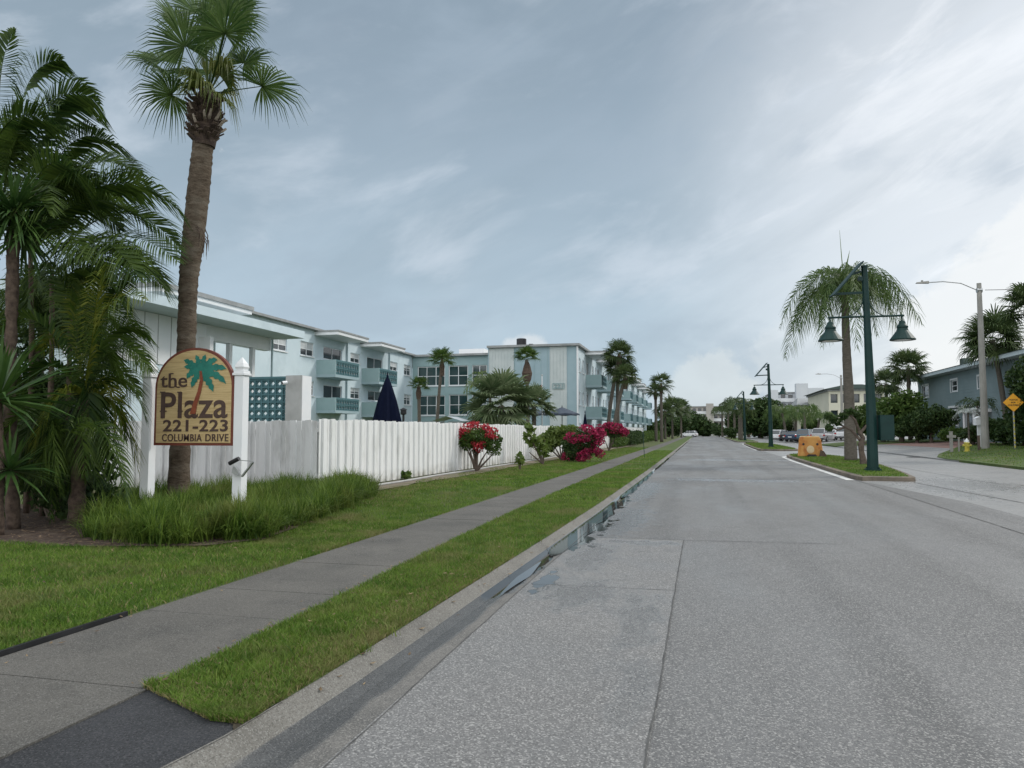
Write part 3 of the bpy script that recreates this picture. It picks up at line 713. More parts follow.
b = MB(); rng = random.Random(18)
for i in range(260):
    y = 3.9 + 30 * rng.random() ** 1.6; x = rng.choice([rng.uniform(-4.7, -4.45), rng.uniform(-3.7, -2.1), rng.uniform(-8.5, -4.7), walk_r(y) + rng.gauss(0, .05), kerb_in(y) + abs(rng.gauss(0, .12))]); a = rng.uniform(0, 3.14); l_ = rng.uniform(.012, .035); w_ = l_ * .4; c_, s_ = math.cos(a), math.sin(a); z = .112 if x < -3.3 and x > -4.7 else (.135 if x < walk_r(y) else .15)
    if x > kerb_in(y): z = kz(y) + .004 - (x - kerb_in(y)) * .6
    if x < -4.7: z = .15 + (-4.7 - x) * .012
    b.face([(x - c_ * l_, y - s_ * l_, z + .004), (x + s_ * w_, y - c_ * w_, z + .003), (x + c_ * l_, y + s_ * l_, z + .012), (x - s_ * w_, y + c_ * w_, z + .005)])
M['dead'] = mat('dead_leaf', (.07, .045, .025), (.22, .16, .09), 12, .8, island=1.2)
tag(b.build('fallen_leaves', M['dead']), 'dry fallen leaves scattered over the sidewalk edges and grass strip', 'leaves', kind='stuff')
b = MB(); rng = random.Random(8)
for i in range(5200):
    y = rng.uniform(7.6, 17.5); x = rng.uniform(-12.5, -5.9)
    if not inpoly((x, y), P_bed): continue
    a = rng.uniform(0, 3.14); l_ = rng.uniform(.015, .05); w_ = rng.uniform(.004, .012); c_, s_ = math.cos(a), math.sin(a); z = .162 + rng.uniform(0, .012)
    b.face([(x - c_ * l_ - s_ * w_, y - s_ * l_ + c_ * w_, z), (x - c_ * l_ + s_ * w_, y - s_ * l_ - c_ * w_, z), (x + c_ * l_ + s_ * w_, y + s_ * l_ - c_ * w_, z + rng.uniform(-.004, .014)), (x + c_ * l_ - s_ * w_, y + s_ * l_ + c_ * w_, z + .004)])
M['chip'] = mat('bark_chip', (.06, .035, .022), (.20, .14, .09), 12, .9, island=1.2)
tag(b.build('bark_chips', M['chip']), 'loose bark chips and dry litter around the planting bed', 'mulch', kind='stuff')
# ------------------------------------------------------------------ palms and plants
def strips(Vout, Fout, pts, widths, side):
    """append a ribbon along pts (list of Vector), half-width along side"""
    i = len(Vout)
    for p, w_ in zip(pts, widths): Vout.append(p - side * w_ * .5); Vout.append(p + side * w_ * .5)
    for k in range(len(pts) - 1): Fout.append((i + 2 * k, i + 2 * k + 1, i + 2 * k + 3, i + 2 * k + 2))
def bez(p0, p1, p2, p3, t):
    s = 1 - t; return p0 * s ** 3 + p1 * 3 * s * s * t + p2 * 3 * s * t * t + p3 * t ** 3
def feather(V, Fc, p0, p1, p2, p3, rng, n=34, ll=.5, lw=.028, start=.22, vee=.5, droop=.35, rach=.014, ruffle=.1, fwd=.55, roll=None):
    pts = [bez(p0, p1, p2, p3, i / n) for i in range(n + 1)]
    up0 = Vector((0, 0, 1)); roll = rng.choice((-1, 1)) * rng.uniform(.35, 1.05) if roll is None else roll
    for i in range(n):
        a, b = pts[i], pts[i + 1]; r = rach * (1 - .8 * i / n)
        s = (b - a).normalized().cross(up0)
        s = s.normalized() if s.length > .01 else Vector((1, 0, 0))
        u = s.cross((b - a).normalized()).normalized()
        j = len(V); V += [a - s * r, a + s * r, a + u * r, b - s * r, b + s * r, b + u * r]
        Fc += [(j, j + 1, j + 4, j + 3), (j + 1, j + 2, j + 5, j + 4), (j + 2, j, j + 3, j + 5)]
        t = i / n
        if t < start: continue
        s, u = s * math.cos(roll) + u * math.sin(roll), u * math.cos(roll) - s * math.sin(roll)
        q = (t - start) / (1 - start); L_ = ll * (.45 + 1.5 * q * (1.25 - q) - .55 * q ** 6) * rng.uniform(.85, 1.1)
        L_ *= (1 if q < .85 else 1 - (q - .85) * 3.2)
        for sg in (-1, 1):
            d = ((b - a).normalized() * (fwd + .5 * q) + s * sg * (1 - .35 * q) + u * (vee + rng.uniform(-ruffle, ruffle))).normalized()
            o = a + (b - a) * rng.random()
            m1 = o + d * L_ * .5 + Vector((0, 0, -droop * L_ * .12)); m2 = o + d * L_ * .95 + Vector((0, 0, -droop * L_ * .55))
            wdir = d.cross(u + Vector((rng.uniform(-.3, .3), rng.uniform(-.3, .3), 0)))
            wdir = (wdir.normalized() * .6 + (b - a).normalized() * .6).normalized()
            strips(V, Fc, [o, o + (m1 - o) * .5, m1, m2], [lw * .5, lw * 1.05, lw * .8, lw * .08], wdir)
def fanleaf(V, Fc, base, d, pet, rad, rng, nseg=30, droop=.35, spread=2.25, rp=.014, lw=None, twist=None, face=None):
    d = d.normalized(); hub = base + d * pet + Vector((0, 0, -.08 * pet * (1 - d.z)))
    s = d.cross(Vector((0, 0, 1)));  s = s.normalized() if s.length > .05 else Vector((1, 0, 0))
    tw = twist if twist is not None else rng.uniform(-.5, .5)
    u = s.cross(d).normalized(); s2 = (s * math.cos(tw) + u * math.sin(tw)); u2 = s2.cross(d).normalized()
    j = len(V)
    for p, r in ((base, rp), (hub, rp * .7)): V += [p - s * r, p + s * r, p + u * r]
    Fc += [(j, j + 1, j + 4, j + 3), (j + 1, j + 2, j + 5, j + 4), (j + 2, j, j + 3, j + 5)]
    lw = lw or rad * 2 * spread / nseg * .62
    for k in range(nseg):
        a = spread * (2 * (k + .5) / nseg - 1) + rng.uniform(-.03, .03)
        f = 1 - .28 * (abs(a) / spread) ** 2; Lk = rad * f * rng.uniform(.88, 1.08)
        dd = (d * math.cos(a) + s2 * math.sin(a)).normalized()
        cup = u2 * (.22 * abs(math.sin(a)) + .05)
        fall = Vector((0, 0, -1))
        dr = droop * rng.uniform(.6, 1.5)
        p1 = hub + (dd + cup * .5).normalized() * Lk * .45
        p2 = hub + (dd + cup * .4).normalized() * Lk * .75 + fall * dr * Lk * .12
        p3 = hub + dd * Lk * .97 + fall * dr * Lk * .5
        w_ = d.cross(dd) ; wd = (-d * math.sin(a) + s2 * math.cos(a)).normalized()
        strips(V, Fc, [hub, p1, p2, p3], [lw * .12, lw * .98, lw * .55, lw * .06], (wd + u2 * (.35 if k % 2 else -.35)).normalized())
def vmesh(name, V, Fc, m, parent, world=True):
    off = Vector((0, 0, 0))
    if parent is not None and world: off = Vector(parent.location)
    me = bpy.data.meshes.new(name); me.from_pydata([tuple(v - off) for v in V], [], Fc); me.materials.append(m)
    o = bpy.data.objects.new(name, me); C.objects.link(o); o.parent = parent; return o
def trunk(path, rads, rng, root, m, name='trunk', n=12, sub=10, rough=.05, rings=.0):
    P = []; Rr = []
    k = len(path)
    for i in range(k - 1):
        for j in range(sub):
            t = j / sub; a, b = Vector(path[i]), Vector(path[i + 1])
            p0 = Vector(path[max(i - 1, 0)]); p3 = Vector(path[min(i + 2, k - 1)])
            q = .5 * ((2 * a) + (b - p0) * t + (2 * p0 - 5 * a + 4 * b - p3) * t * t + (-p0 + 3 * a - 3 * b + p3) * t ** 3)
            P.append(q); Rr.append((rads[i] * (1 - t) + rads[i + 1] * t) * (1 + rng.uniform(-rough, rough) + rings * (len(P) % 2)))
    P.append(Vector(path[-1])); Rr.append(rads[-1])
    b = MB(); b.tube(P, Rr, n); return b.build(name, m, root, smooth=True)

def fan_palm(loc, h, rad, label, seed, group=None, name='cabbage_palm', nl=30, nseg=16, lean=(0, 0), tr=.16, leaf='fargreen', petiole=None, low=-.6, bulb=True, rbase=1.0, droop=.5, lwf=.42):
    rng = random.Random(seed); root = empty(name, loc, label, 'palm tree', group)
    L0 = Vector(loc); top = L0 + Vector((lean[0], lean[1], h))
    path = [L0, L0 + Vector((lean[0] * .25, lean[1] * .25, h * .35)), L0 + Vector((lean[0] * .6, lean[1] * .6, h * .7)), top]
    trunk(path, [tr * 1.15 * rbase, tr, tr * .95, tr * .95], rng, root, M['bark_grey'], n=8, sub=5)
    V, Fc = [], []; pet = petiole if petiole is not None else rad * .5
    for i in range(nl):
        el = math.asin(low + (1 - low) * ((i + .5) / nl)); az = i * 2.4 + rng.uniform(-.4, .4)
        d = Vector((math.cos(az) * math.cos(el), math.sin(az) * math.cos(el), math.sin(el)))
        fanleaf(V, Fc, top + Vector((0, 0, .15)), d, pet * rng.uniform(.8, 1.1), rad * .62 * rng.uniform(.85, 1.1), rng, nseg + 6, droop, 2.1, .012, lw=rad * .62 * 4.2 / (nseg + 6) * lwf)
    vmesh('crown', V, Fc, M[leaf], root)
    if bulb:
        b = MB(); b.tube([top - Vector((0, 0, h * .12 + .25)), top - Vector((0, 0, .35)), top + Vector((0, 0, .2))], [tr * 1.15, tr * 1.7, tr * .6], 8); b.build('boot_collar', M['boot'], root)
    return root
def feather_palm(loc, h, fl, label, seed, group=None, name='queen_palm', nf=16, n=22, lean=(0, 0), tr=.15, leaf='queen', ll=.55, lw=.05, droop=1.2, tilt=(-.1, 1.3)):
    rng = random.Random(seed); root = empty(name, loc, label, 'palm tree', group); L0 = Vector(loc); top = L0 + Vector((lean[0], lean[1], h))
    path = [L0, L0 + Vector((lean[0] * .3, lean[1] * .3, h * .35)), L0 + Vector((lean[0] * .6, lean[1] * .6, h * .7)), top]
    trunk(path, [tr * 1.25, tr, tr * .95, tr * .8], rng, root, M['bark_grey'], n=10, sub=5)
    V, Fc = [], []
    for i in range(nf):
        el = tilt[0] + (tilt[1] - tilt[0]) * ((i + .5) / nf); az = i * 2.4 + rng.uniform(-.3, .3)
        h_ = Vector((math.cos(az), math.sin(az), 0)); up = Vector((0, 0, 1)); Lf = fl * rng.uniform(.85, 1.1)
        p0 = top; p1 = top + (h_ * math.cos(el) + up * math.sin(el)) * Lf * .38
        p2 = p1 + (h_ * (.8) + up * (.25 * math.sin(el))) * Lf * .38; p3 = p2 + (h_ * .35 - up * (.95 - .4 * math.sin(el))) * Lf * .45
        feather(V, Fc, p0, p1, p2, p3, rng, n, ll, lw, .15, .1, droop, .022, .5, .3)
    vmesh('crown', V, Fc, M[leaf], root)
    return root

# --- the tall cabbage palm behind the sign
rng = random.Random(11)
pb = onY(178, 515, 12.0); pb.z = .15
pt = [pb, onY(180.5, 440, 12.0), onY(186, 350, 12.0), onY(188.3, 285, 12.0), onY(192.5, 245, 12.0), onY(197.5, 200, 12.0), onY(202.5, 150, 12.0), onY(206, 112, 12.0)]
root = empty('cabbage_palm', tuple(pb), 'tallest palm with thick ringed trunk standing right behind the carved sign', 'palm tree')
trunk(pt, [.205, .175, .160, .165, .195, .20, .19, .175], rng, root, M['bark'], n=20, sub=16, rough=.045, rings=.05)
top = pt[-1]
b = MB()
for i in range(120):
    t = rng.random(); z = -.62 + .85 * t; a = i * 2.4; rr = .175 + .05 * math.sin(t * 3.1)
    c = Vector((top.x - .03 + rr * math.cos(a), top.y + rr * math.sin(a), top.z + z)); o_ = Vector((math.cos(a), math.sin(a), .9 + rng.uniform(-.3, .3)))
    e = c + o_.normalized() * rng.uniform(.10, .22); b.bar(c - o_ * .05, e, rng.uniform(.05, .10), .025, up=(math.cos(a), math.sin(a), 0))
b.tube([top - Vector((.02, 0, .68)), top - Vector((0, 0, .3)), top + Vector((.02, 0, .2)), top + Vector((.02, 0, .42))], [.2, .25, .24, .13], 14)
b.build('boot_collar', M['boot'], root)
b = MB()
for i in range(12):
    a = -1.9 + i * .42 + rng.uniform(-.1, .1); c = Vector((top.x + .23 * math.cos(a), top.y + .23 * math.sin(a), top.z - .32 + rng.uniform(-.1, .22)))
    e = c + Vector((math.cos(a) * .16, math.sin(a) * .16, rng.uniform(.04, .2))); b = MB(); b.tube([c, (c + e) / 2 + Vector((0, 0, -.02)), e], [.035, .03, .018], 6); b.build('cut_leaf_base', M['boot_pale'], root)
V, Fc = [], []
hub = top + Vector((.05, 0, .35))
# (direction px, petiole, radius, droop, twist) chosen for the big visible leaves, then fillers
def dpx(px, py, dep): return (onY(px, py, 12.0 + dep) - hub)
big_leaves = [((262, 82), .0, .88, .75, .25), ((172, 92), -.2, .80, .8, -.5), ((160, 58), .3, .78, .55, .5), ((178, 24), 0, .78, .5, .2), ((205, 30), -.5, .85, .5, 1.1),
              ((238, 44), .2, .82, .55, -.4),  ((196, 12), .5, .8, .4, 0), ((228, 14), -.3, .8, .4, .5),
              ((190, 72), .7, .75, .9, .3), ((215, 40), .9, .85, .6, 1.0), ((185, 45), -.6, .8, .6, -.9), ((246, 20), .5, .8, .5, .2), ((214, 2), 0, .85, .3, .7), ((170, 74), .4, .82, .6, -.2), ((225, 30), -.9, .85, .5, -.3), ((244, 62), .5, .75, .8, -.7), ((235, 8), .1, .8, .4, .2)]
for (pxy, dep, rad, dr, tw) in big_leaves:
    v = dpx(*pxy, dep); fanleaf(V, Fc, hub, v, v.length, rad * 1.06, rng, 56, dr * .8, 2.45, .017, twist=tw, lw=.036)
vmesh('crown', V, Fc, M['palm_leaf'], root)
V, Fc = [], []
for i in range(6):
    a = rng.uniform(0, 6.28); v = Vector((math.cos(a) * .22, math.sin(a) * .22, -.05 + rng.uniform(-.1, .5))); fanleaf(V, Fc, hub, v, v.length * 1.2, .55, rng, 26, 1.6, 1.6, .015)
for i in range(3):
    a = -1.2 + i; v = Vector((math.cos(a) * .3, math.sin(a) * .3, .75)); fanleaf(V, Fc, hub, v, .3, .6, rng, 22, .4, .5, .015)
vmesh('yellowing_leaf', V, Fc, M['palm_yel'], root)
V, Fc = [], []        # a few old strips hanging part way down the trunk
for i in range(10):
    o_ = pt[4] + Vector((.16 + rng.uniform(0, .06), rng.uniform(-.15, .1), rng.uniform(.05, .4))); L_ = rng.uniform(.3, .55)
    strips(V, Fc, [o_, o_ + Vector((.07, 0, -.3 * L_)), o_ + Vector((.05 + rng.uniform(-.05, .05), 0, -L_))], [.02, .02, .003], Vector((.7, .7, 0)))
vmesh('hanging_strip', V, Fc, M['boot'], root)

# --- big feather palm clump at the left edge
def P3(px, py, y): return onY(px, py, y)
rng = random.Random(5)
g = P3(28, 520, 10.6); g.z = .15
root = empty('feather_palm', tuple(g), 'tall many stemmed feather palm with arching fronds at the left edge', 'palm tree')
for i, (px, py, yy, bx) in enumerate([(8, 255, 10.4, 12), (30, 230, 11.0, 26), (52, 275, 10.7, 42), (-30, 220, 10.8, -10), (70, 320, 11.0, 58)]):
    b0 = P3(bx, 515, yy); b0.z = .15; t0 = P3(px, py, yy); mid = (b0 + t0) / 2 + Vector((.08, 0, 0)); trunk([b0, mid, t0], [.055, .045, .035], rng, root, M['boot'], 'stem', 8, 6)
fr = [ # base, ctrl, ctrl, tip (pixels) and depth start/end
 ((20, 250), (28, 130), (52, 66), (99, 104), 10.4, 10.2), ((18, 240), (10, 130), (18, 60), (62, 60), 10.6, 11.2), ((30, 240), (50, 150), (78, 112), (124, 152), 10.8, 10.5),
 ((25, 250), (40, 190), (80, 150), (120, 165), 10.2, 9.6), ((30, 260), (70, 190), (130, 150), (182, 215), 11.0, 10.8), ((45, 280), (80, 215), (130, 185), (180, 250), 10.8, 11.2),
 ((40, 280), (80, 240), (130, 215), (178, 262), 10.6, 10.0), ((5, 240), (-10, 150), (-30, 100), (-60, 120), 10.4, 10.0), ((0, 260), (-30, 200), (-60, 180), (-90, 230), 10.4, 10.0),
 ((10, 230), (0, 140), (-10, 70), (15, 30), 10.7, 11.4), ((60, 300), (90, 250), (140, 230), (168, 300), 10.9, 10.6), ((50, 290), (60, 200), (90, 170), (150, 190), 11.2, 12.2),
 ((25, 250), (25, 180), (50, 140), (75, 175), 10.3, 9.4), ((-20, 210), (-10, 120), (20, 95), (58, 130), 10.6, 9.8), ((10, 230), (20, 160), (60, 110), (95, 135), 10.7, 11.6),
 ((40, 270), (70, 230), (110, 225), (140, 280), 10.4, 9.6), ((0, 240), (10, 190), (30, 175), (50, 215), 10.2, 9.2), ((-30, 230), (-20, 150), (0, 120), (35, 150), 10.8, 10.4),
 ((20, 260), (60, 200), (100, 180), (150, 225), 10.5, 10.2), ((40, 290), (80, 250), (120, 235), (165, 290), 11.1, 11.6), ((30, 270), (50, 210), (85, 190), (120, 230), 10.7, 11.5), ((10, 260), (40, 220), (60, 210), (85, 260), 10.3, 9.5),
 ((35, 240), (60, 170), (100, 140), (140, 175), 10.9, 11.3), ((15, 230), (30, 170), (60, 150), (90, 200), 10.4, 9.9), ((50, 300), (70, 260), (100, 250), (125, 310), 10.5, 9.8), ((0, 230), (5, 150), (25, 100), (60, 105), 10.6, 10.2), ((-10, 240), (-20, 170), (-10, 130), (20, 150), 10.5, 10.9), ((30, 250), (40, 190), (55, 165), (100, 185), 10.6, 11.0)]
V, Fc = [], []
for p0, p1, p2, p3, ya, yb in fr:
    feather(V, Fc, P3(*p0, ya), P3(*p1, ya * .7 + yb * .3), P3(*p2, ya * .3 + yb * .7), P3(*p3, yb), rng, 84, .78, .050, .14, .35, .8, .014, .15, .5)
vmesh('crown', V, Fc, M['areca'], root)

# second, lower and yellower feather palm beside it
rng = random.Random(9); g = P3(75, 525, 10.0); g.z = .15
root = empty('feather_palm', tuple(g), 'lower yellow green feather palm with drooping fronds left of the sign', 'palm tree')
b0 = g.copy(); trunk([b0, P3(80, 470, 10.0), P3(84, 400, 10.0)], [.13, .12, .09], rng, root, M['boot'], 'trunk', 10, 6, .15)
V, Fc = [], []; V2, F2 = [], []
fr2 = [((84, 400), (80, 330), (70, 290), (50, 262)), ((84, 400), (90, 320), (110, 280), (146, 300)), ((84, 400), (100, 350), (125, 325), (150, 372)), ((84, 400), (100, 370), (130, 360), (146, 420)),
       ((84, 400), (95, 390), (125, 385), (138, 470)), ((84, 400), (80, 340), (95, 285), (130, 275)), ((84, 400), (60, 360), (40, 350), (15, 400)), ((84, 400), (70, 380), (50, 385), (30, 460)),
       ((84, 400), (90, 350), (100, 330), (118, 372)), ((84, 400), (88, 390), (105, 410), (110, 470)), ((84, 400), (76, 330), (74, 300), (90, 270)), ((84, 400), (92, 340), (120, 310), (148, 335)),
       ((84, 400), (75, 400), (60, 420), (62, 490)), ((84, 400), (95, 370), (115, 370), (125, 440)), ((84, 400), (60, 330), (30, 300), (5, 330)), ((84, 400), (85, 370), (92, 380), (88, 470)),
       ((84, 400), (95, 330), (95, 290), (105, 265)), ((84, 400), (90, 380), (110, 345), (140, 395)), ((84, 400), (60, 400), (30, 400), (10, 480)), ((84, 400), (84, 340), (60, 320), (40, 350))]
for i, (p0, p1, p2, p3) in enumerate(fr2):
    dy = rng.uniform(-1.1, .9); A, B = (V2, F2) if i % 3 == 1 else (V, Fc)
    feather(A, B, P3(*p0, 10.0), P3(*p1, 10 + dy * .35), P3(*p2, 10 + dy * .7), P3(*p3, 10 + dy), rng, 70, .50, .032, .10, .25, .9, .010, .3, .6)
vmesh('crown', V, Fc, M['areca'], root); vmesh('yellowing_frond', V2, F2, M['areca2'], root)
# third one, dark, further left and behind
rng = random.Random(19); g = P3(30, 520, 11.6); g.z = .15
root = empty('feather_palm', tuple(g), 'dark dense feather palm filling the gap behind the sword leaved plants', 'palm tree')
trunk([g, P3(34, 430, 11.6), P3(40, 350, 11.6)], [.12, .11, .09], rng, root, M['boot'], 'trunk', 10, 6, .15)
V, Fc = [], []
for i in range(46):
    a = rng.uniform(-.4, 3.5); ln = rng.uniform(50, 125); e = (40 + ln * math.cos(a) * .95, 330 - ln * math.sin(a) * .8 + 50); dy = rng.uniform(-1.0, 1.0)
    m1 = (40 + ln * .3 * math.cos(a), 345 - ln * .55 * abs(math.sin(a)) - 20); m2 = (40 + ln * .7 * math.cos(a), 335 - ln * .7 * abs(math.sin(a)) - 12)
    feather(V, Fc, P3(40, 360, 11.6), P3(*m1, 11.6 + dy * .3), P3(*m2, 11.6 + dy * .7), P3(*e, 11.6 + dy), rng, 46, .56, .038, .12, .3, .8, .010, .3, .6)
for i in range(26):
    e = (rng.uniform(0, 125), rng.uniform(420, 520)); dy = rng.uniform(-.9, 1.2)
    feather(V, Fc, P3(40, 400, 11.6), P3(40 + (e[0] - 40) * .4, 370, 11.6 + dy * .3), P3(40 + (e[0] - 40) * .9, 385, 11.6 + dy * .7), P3(*e, 11.6 + dy), rng, 40, .52, .038, .12, .3, .9, .010, .3, .6)
for i in range(34):
    bx_ = rng.uniform(0, 75); yy_ = rng.uniform(9.3, 10.6); e = (bx_ + rng.uniform(-75, 75), rng.uniform(470, 528))
    feather(V, Fc, P3(bx_, 450, yy_), P3(bx_ + (e[0] - bx_) * .3, rng.uniform(385, 420), yy_ - .1), P3(bx_ + (e[0] - bx_) * .8, rng.uniform(400, 440), yy_ - .3), P3(*e, yy_ - .5), rng, 36, .40, .034, .1, .3, .9, .009, .3, .6)
vmesh('crown', V, Fc, M['areca'], root)

def sword(name, base_, label, rosettes, seed, m='strap', tr=.09, trunkpath=None, group=None):
    rng = random.Random(seed); root = empty(name, tuple(base_), label, 'yucca', group)
    if trunkpath: trunk(trunkpath, [tr * 1.2] + [tr] * (len(trunkpath) - 1), rng, root, M['boot'], 'stem', 10, 14, .16)
    V, Fc = [], []
    for c, L_, n, low in rosettes:
        for i in range(n):
            el = math.asin(low + (1 - low) * rng.random()); az = i * 2.4; d = Vector((math.cos(az) * math.cos(el), math.sin(az) * math.cos(el), math.sin(el)))
            l = L_ * rng.uniform(.75, 1.1); s = d.cross(Vector((0, 0, 1))); s = s.normalized() if s.length > .05 else Vector((1, 0, 0))
            s = (s + Vector((rng.uniform(-.4, .4), rng.uniform(-.4, .4), rng.uniform(-.6, .6)))).normalized()
            strips(V, Fc, [c + d * .03, c + d * l * .35, c + d * l * .7 + Vector((0, 0, -.03 * l)), c + d * l + Vector((0, 0, -.14 * l))], [.03, .05, .038, .004], s)
    vmesh('leaf_rosette', V, Fc, M[m], root); return root
t1 = P3(14, 212, 9.2); b1 = P3(14, 515, 9.2); b1.z = .15
sword('yucca', b1, 'tall yucca with shaggy brown stem and spiky head at the left edge', [(t1, .85, 210, -.85), (t1 + Vector((-.45, .1, .15)), .7, 110, -.6), (t1 + Vector((.1, .1, -.35)), .7, 90, -.9)], 3, trunkpath=[b1, P3(10, 400, 9.2), P3(12, 300, 9.2), t1], tr=.085)
b2 = P3(0, 520, 8.6); b2.z = .15
sword('yucca', b2, 'low yucca with long bright sword leaves at the bottom left of the planting', [(P3(-2, 400, 8.6), 1.25, 110, -.4), (P3(10, 470, 8.7), .8, 70, -.4)], 4, trunkpath=[b2, P3(-2, 400, 8.6)], tr=.06)

# ------------------------------------------------------------------ leaf clouds (bushes and broadleaf trees)
def leafcloud(ellipsoids, n, ls, rng_seed, shell=.45, asp=.5):
    rs = np.random.RandomState(rng_seed); out = []; tot = sum(e[1][0] * e[1][1] + e[1][2] * e[1][0] for e in ellipsoids)
    for c, r in ellipsoids:
        k = int(n * (r[0] * r[1] + r[2] * r[0]) / tot); d = rs.normal(size=(k, 3)); d /= np.linalg.norm(d, axis=1)[:, None]
        # clumpy radius: a few lobes
        lob = rs.normal(size=(14, 3)); lob /= np.linalg.norm(lob, axis=1)[:, None]
        w_ = np.clip((d @ lob.T).max(1), 0, 1); rad = (.60 + .52 * w_ ** 5) * (1 - shell * rs.rand(k) ** 1.6) + rs.normal(0, .03, k)
        out.append(np.array(c) + d * rad[:, None] * np.array(r))
    P = np.concatenate(out); k = len(P); a = rs.normal(size=(k, 3)); a /= np.linalg.norm(a, axis=1)[:, None]
    b = rs.normal(size=(k, 3)); b -= (a * b).sum(1)[:, None] * a; b /= np.linalg.norm(b, axis=1)[:, None]
    s = (ls * rs.uniform(.6, 1.3, k))[:, None]
    V = np.stack([P - a * s, P - b * s * asp, P + a * s, P + b * s * asp], 1).reshape(-1, 3)
    return V, (np.arange(k)[:, None] * 4 + np.array([[0, 1, 2, 3]]))
def foliage(name, ell, n, ls, seed, m, root, shell=.5, asp=.5):
    V, Fq = leafcloud(ell, n, ls, seed, shell, asp); off = np.array(root.location) if root else np.zeros(3)
    return npmesh(name, V - off, Fq, m, root)
def branches(root, base_, tips, r, rng, m='wood', name='branch'):
    b = MB()
    for t in tips:
        t = Vector(t); base_ = Vector(base_); m1 = base_.lerp(t, .5) + Vector((rng.uniform(-.1, .1), rng.uniform(-.1, .1), rng.uniform(.0, .15))) * (t - base_).length * .4
        b.tube([base_, m1, t], [r, r * .7, r * .3], 6)
    return b.build(name, M[m], root)
def tree(loc, ell, n, ls, label, seed, m='bush_dark', tr=.18, name='broadleaf_tree', cat='tree', group=None, shell=.55, limbs=7):
    rng = random.Random(seed); root = empty(name, loc, label, cat, group); L0 = Vector(loc)
    top = Vector(ell[0][0]); fork = L0.lerp(top, .55); b = MB(); b.tube([L0, L0.lerp(fork, .5) + Vector((.05, .03, 0)), fork], [tr * 1.3, tr, tr * .85], 9)
    for i in range(limbs):
        c, r = ell[i % len(ell)]; a = rng.uniform(0, 6.28); e = Vector(c) + Vector((math.cos(a) * r[0] * .6, math.sin(a) * r[1] * .6, r[2] * rng.uniform(-.1, .6)))
        b.tube([fork, fork.lerp(e, .5) + Vector((0, 0, .1)), e], [tr * .6, tr * .35, tr * .1], 6)
    b.build('trunk', M['wood'], root); foliage('crown', ell, n, ls, seed, M[m], root, shell)
    return root
def shrub(loc, ell, n, ls, label, seed, m='bush', name='shrub', group=None, flowers=None, stems=None, cat='shrub', shell=.5):
    rng = random.Random(seed); root = empty(name, loc, label, cat, group)
    foliage('foliage', ell, n, ls, seed, M[m], root, shell)
    c0 = Vector(loc); tips = stems or [Vector(e[0]) + Vector((rng.uniform(-.5, .5) * e[1][0], rng.uniform(-.5, .5) * e[1][1], .3 * e[1][2])) for e in ell for _ in range(3)]
    branches(root, c0, tips, .035 if not stems else .045, rng, name='stem')
    if flowers:
        fe, fn, fs, fm = flowers; foliage('flower', fe, fn, fs, seed + 50, M[fm], root, .28, .7)
    return root

shrub((-11.0, 10.6, .15), [((-11.0, 10.9, 1.0), (1.1, .6, 1.0)), ((-12.3, 11.2, 1.4), (1.2, .7, 1.3)), ((-10.2, 10.4, .6), (.7, .5, .5)), ((-12.8, 11.4, 2.6), (1.0, .6, .9)), ((-11.6, 11.4, 2.3), (.9, .5, .8))], 9000, .07, 'dark leafy undergrowth at the base of the feather palms', 59, 'bush_dark')

# ------------------------------------------------------------------ walls with real openings
def wall_open(b, O, u, n, W_, H_, ops, reveal=.14):
    """a wall sheet from O along u (W_) and up (H_) with holes; reveals go inwards (-n)"""
    O = Vector(O); u = Vector(u); n = Vector(n); z = Vector((0, 0, 1))
    us = sorted({0, W_, *[o[0] for o in ops], *[o[2] for o in ops]}); vs = sorted({0, H_, *[o[1] for o in ops], *[o[3] for o in ops]})
    flip = u.cross(z).dot(n) < 0
    for a, a2 in zip(us[:-1], us[1:]):
        for c, c2 in zip(vs[:-1], vs[1:]):
            ma, mc = (a + a2) / 2, (c + c2) / 2
            if any(o[0] < ma < o[2] and o[1] < mc < o[3] for o in ops): continue
            q = [O + u * a + z * c, O + u * a2 + z * c, O + u * a2 + z * c2, O + u * a + z * c2]
            b.face(q[::-1] if flip else q)
    for (a, c, a2, c2) in ops:
        q = [O + u * a + z * c, O + u * a2 + z * c, O + u * a2 + z * c2, O + u * a + z * c2]
        for i in range(4):
            p, r = q[i], q[(i + 1) % 4]; b.face([p, r, r - n * reveal, p - n * reveal])
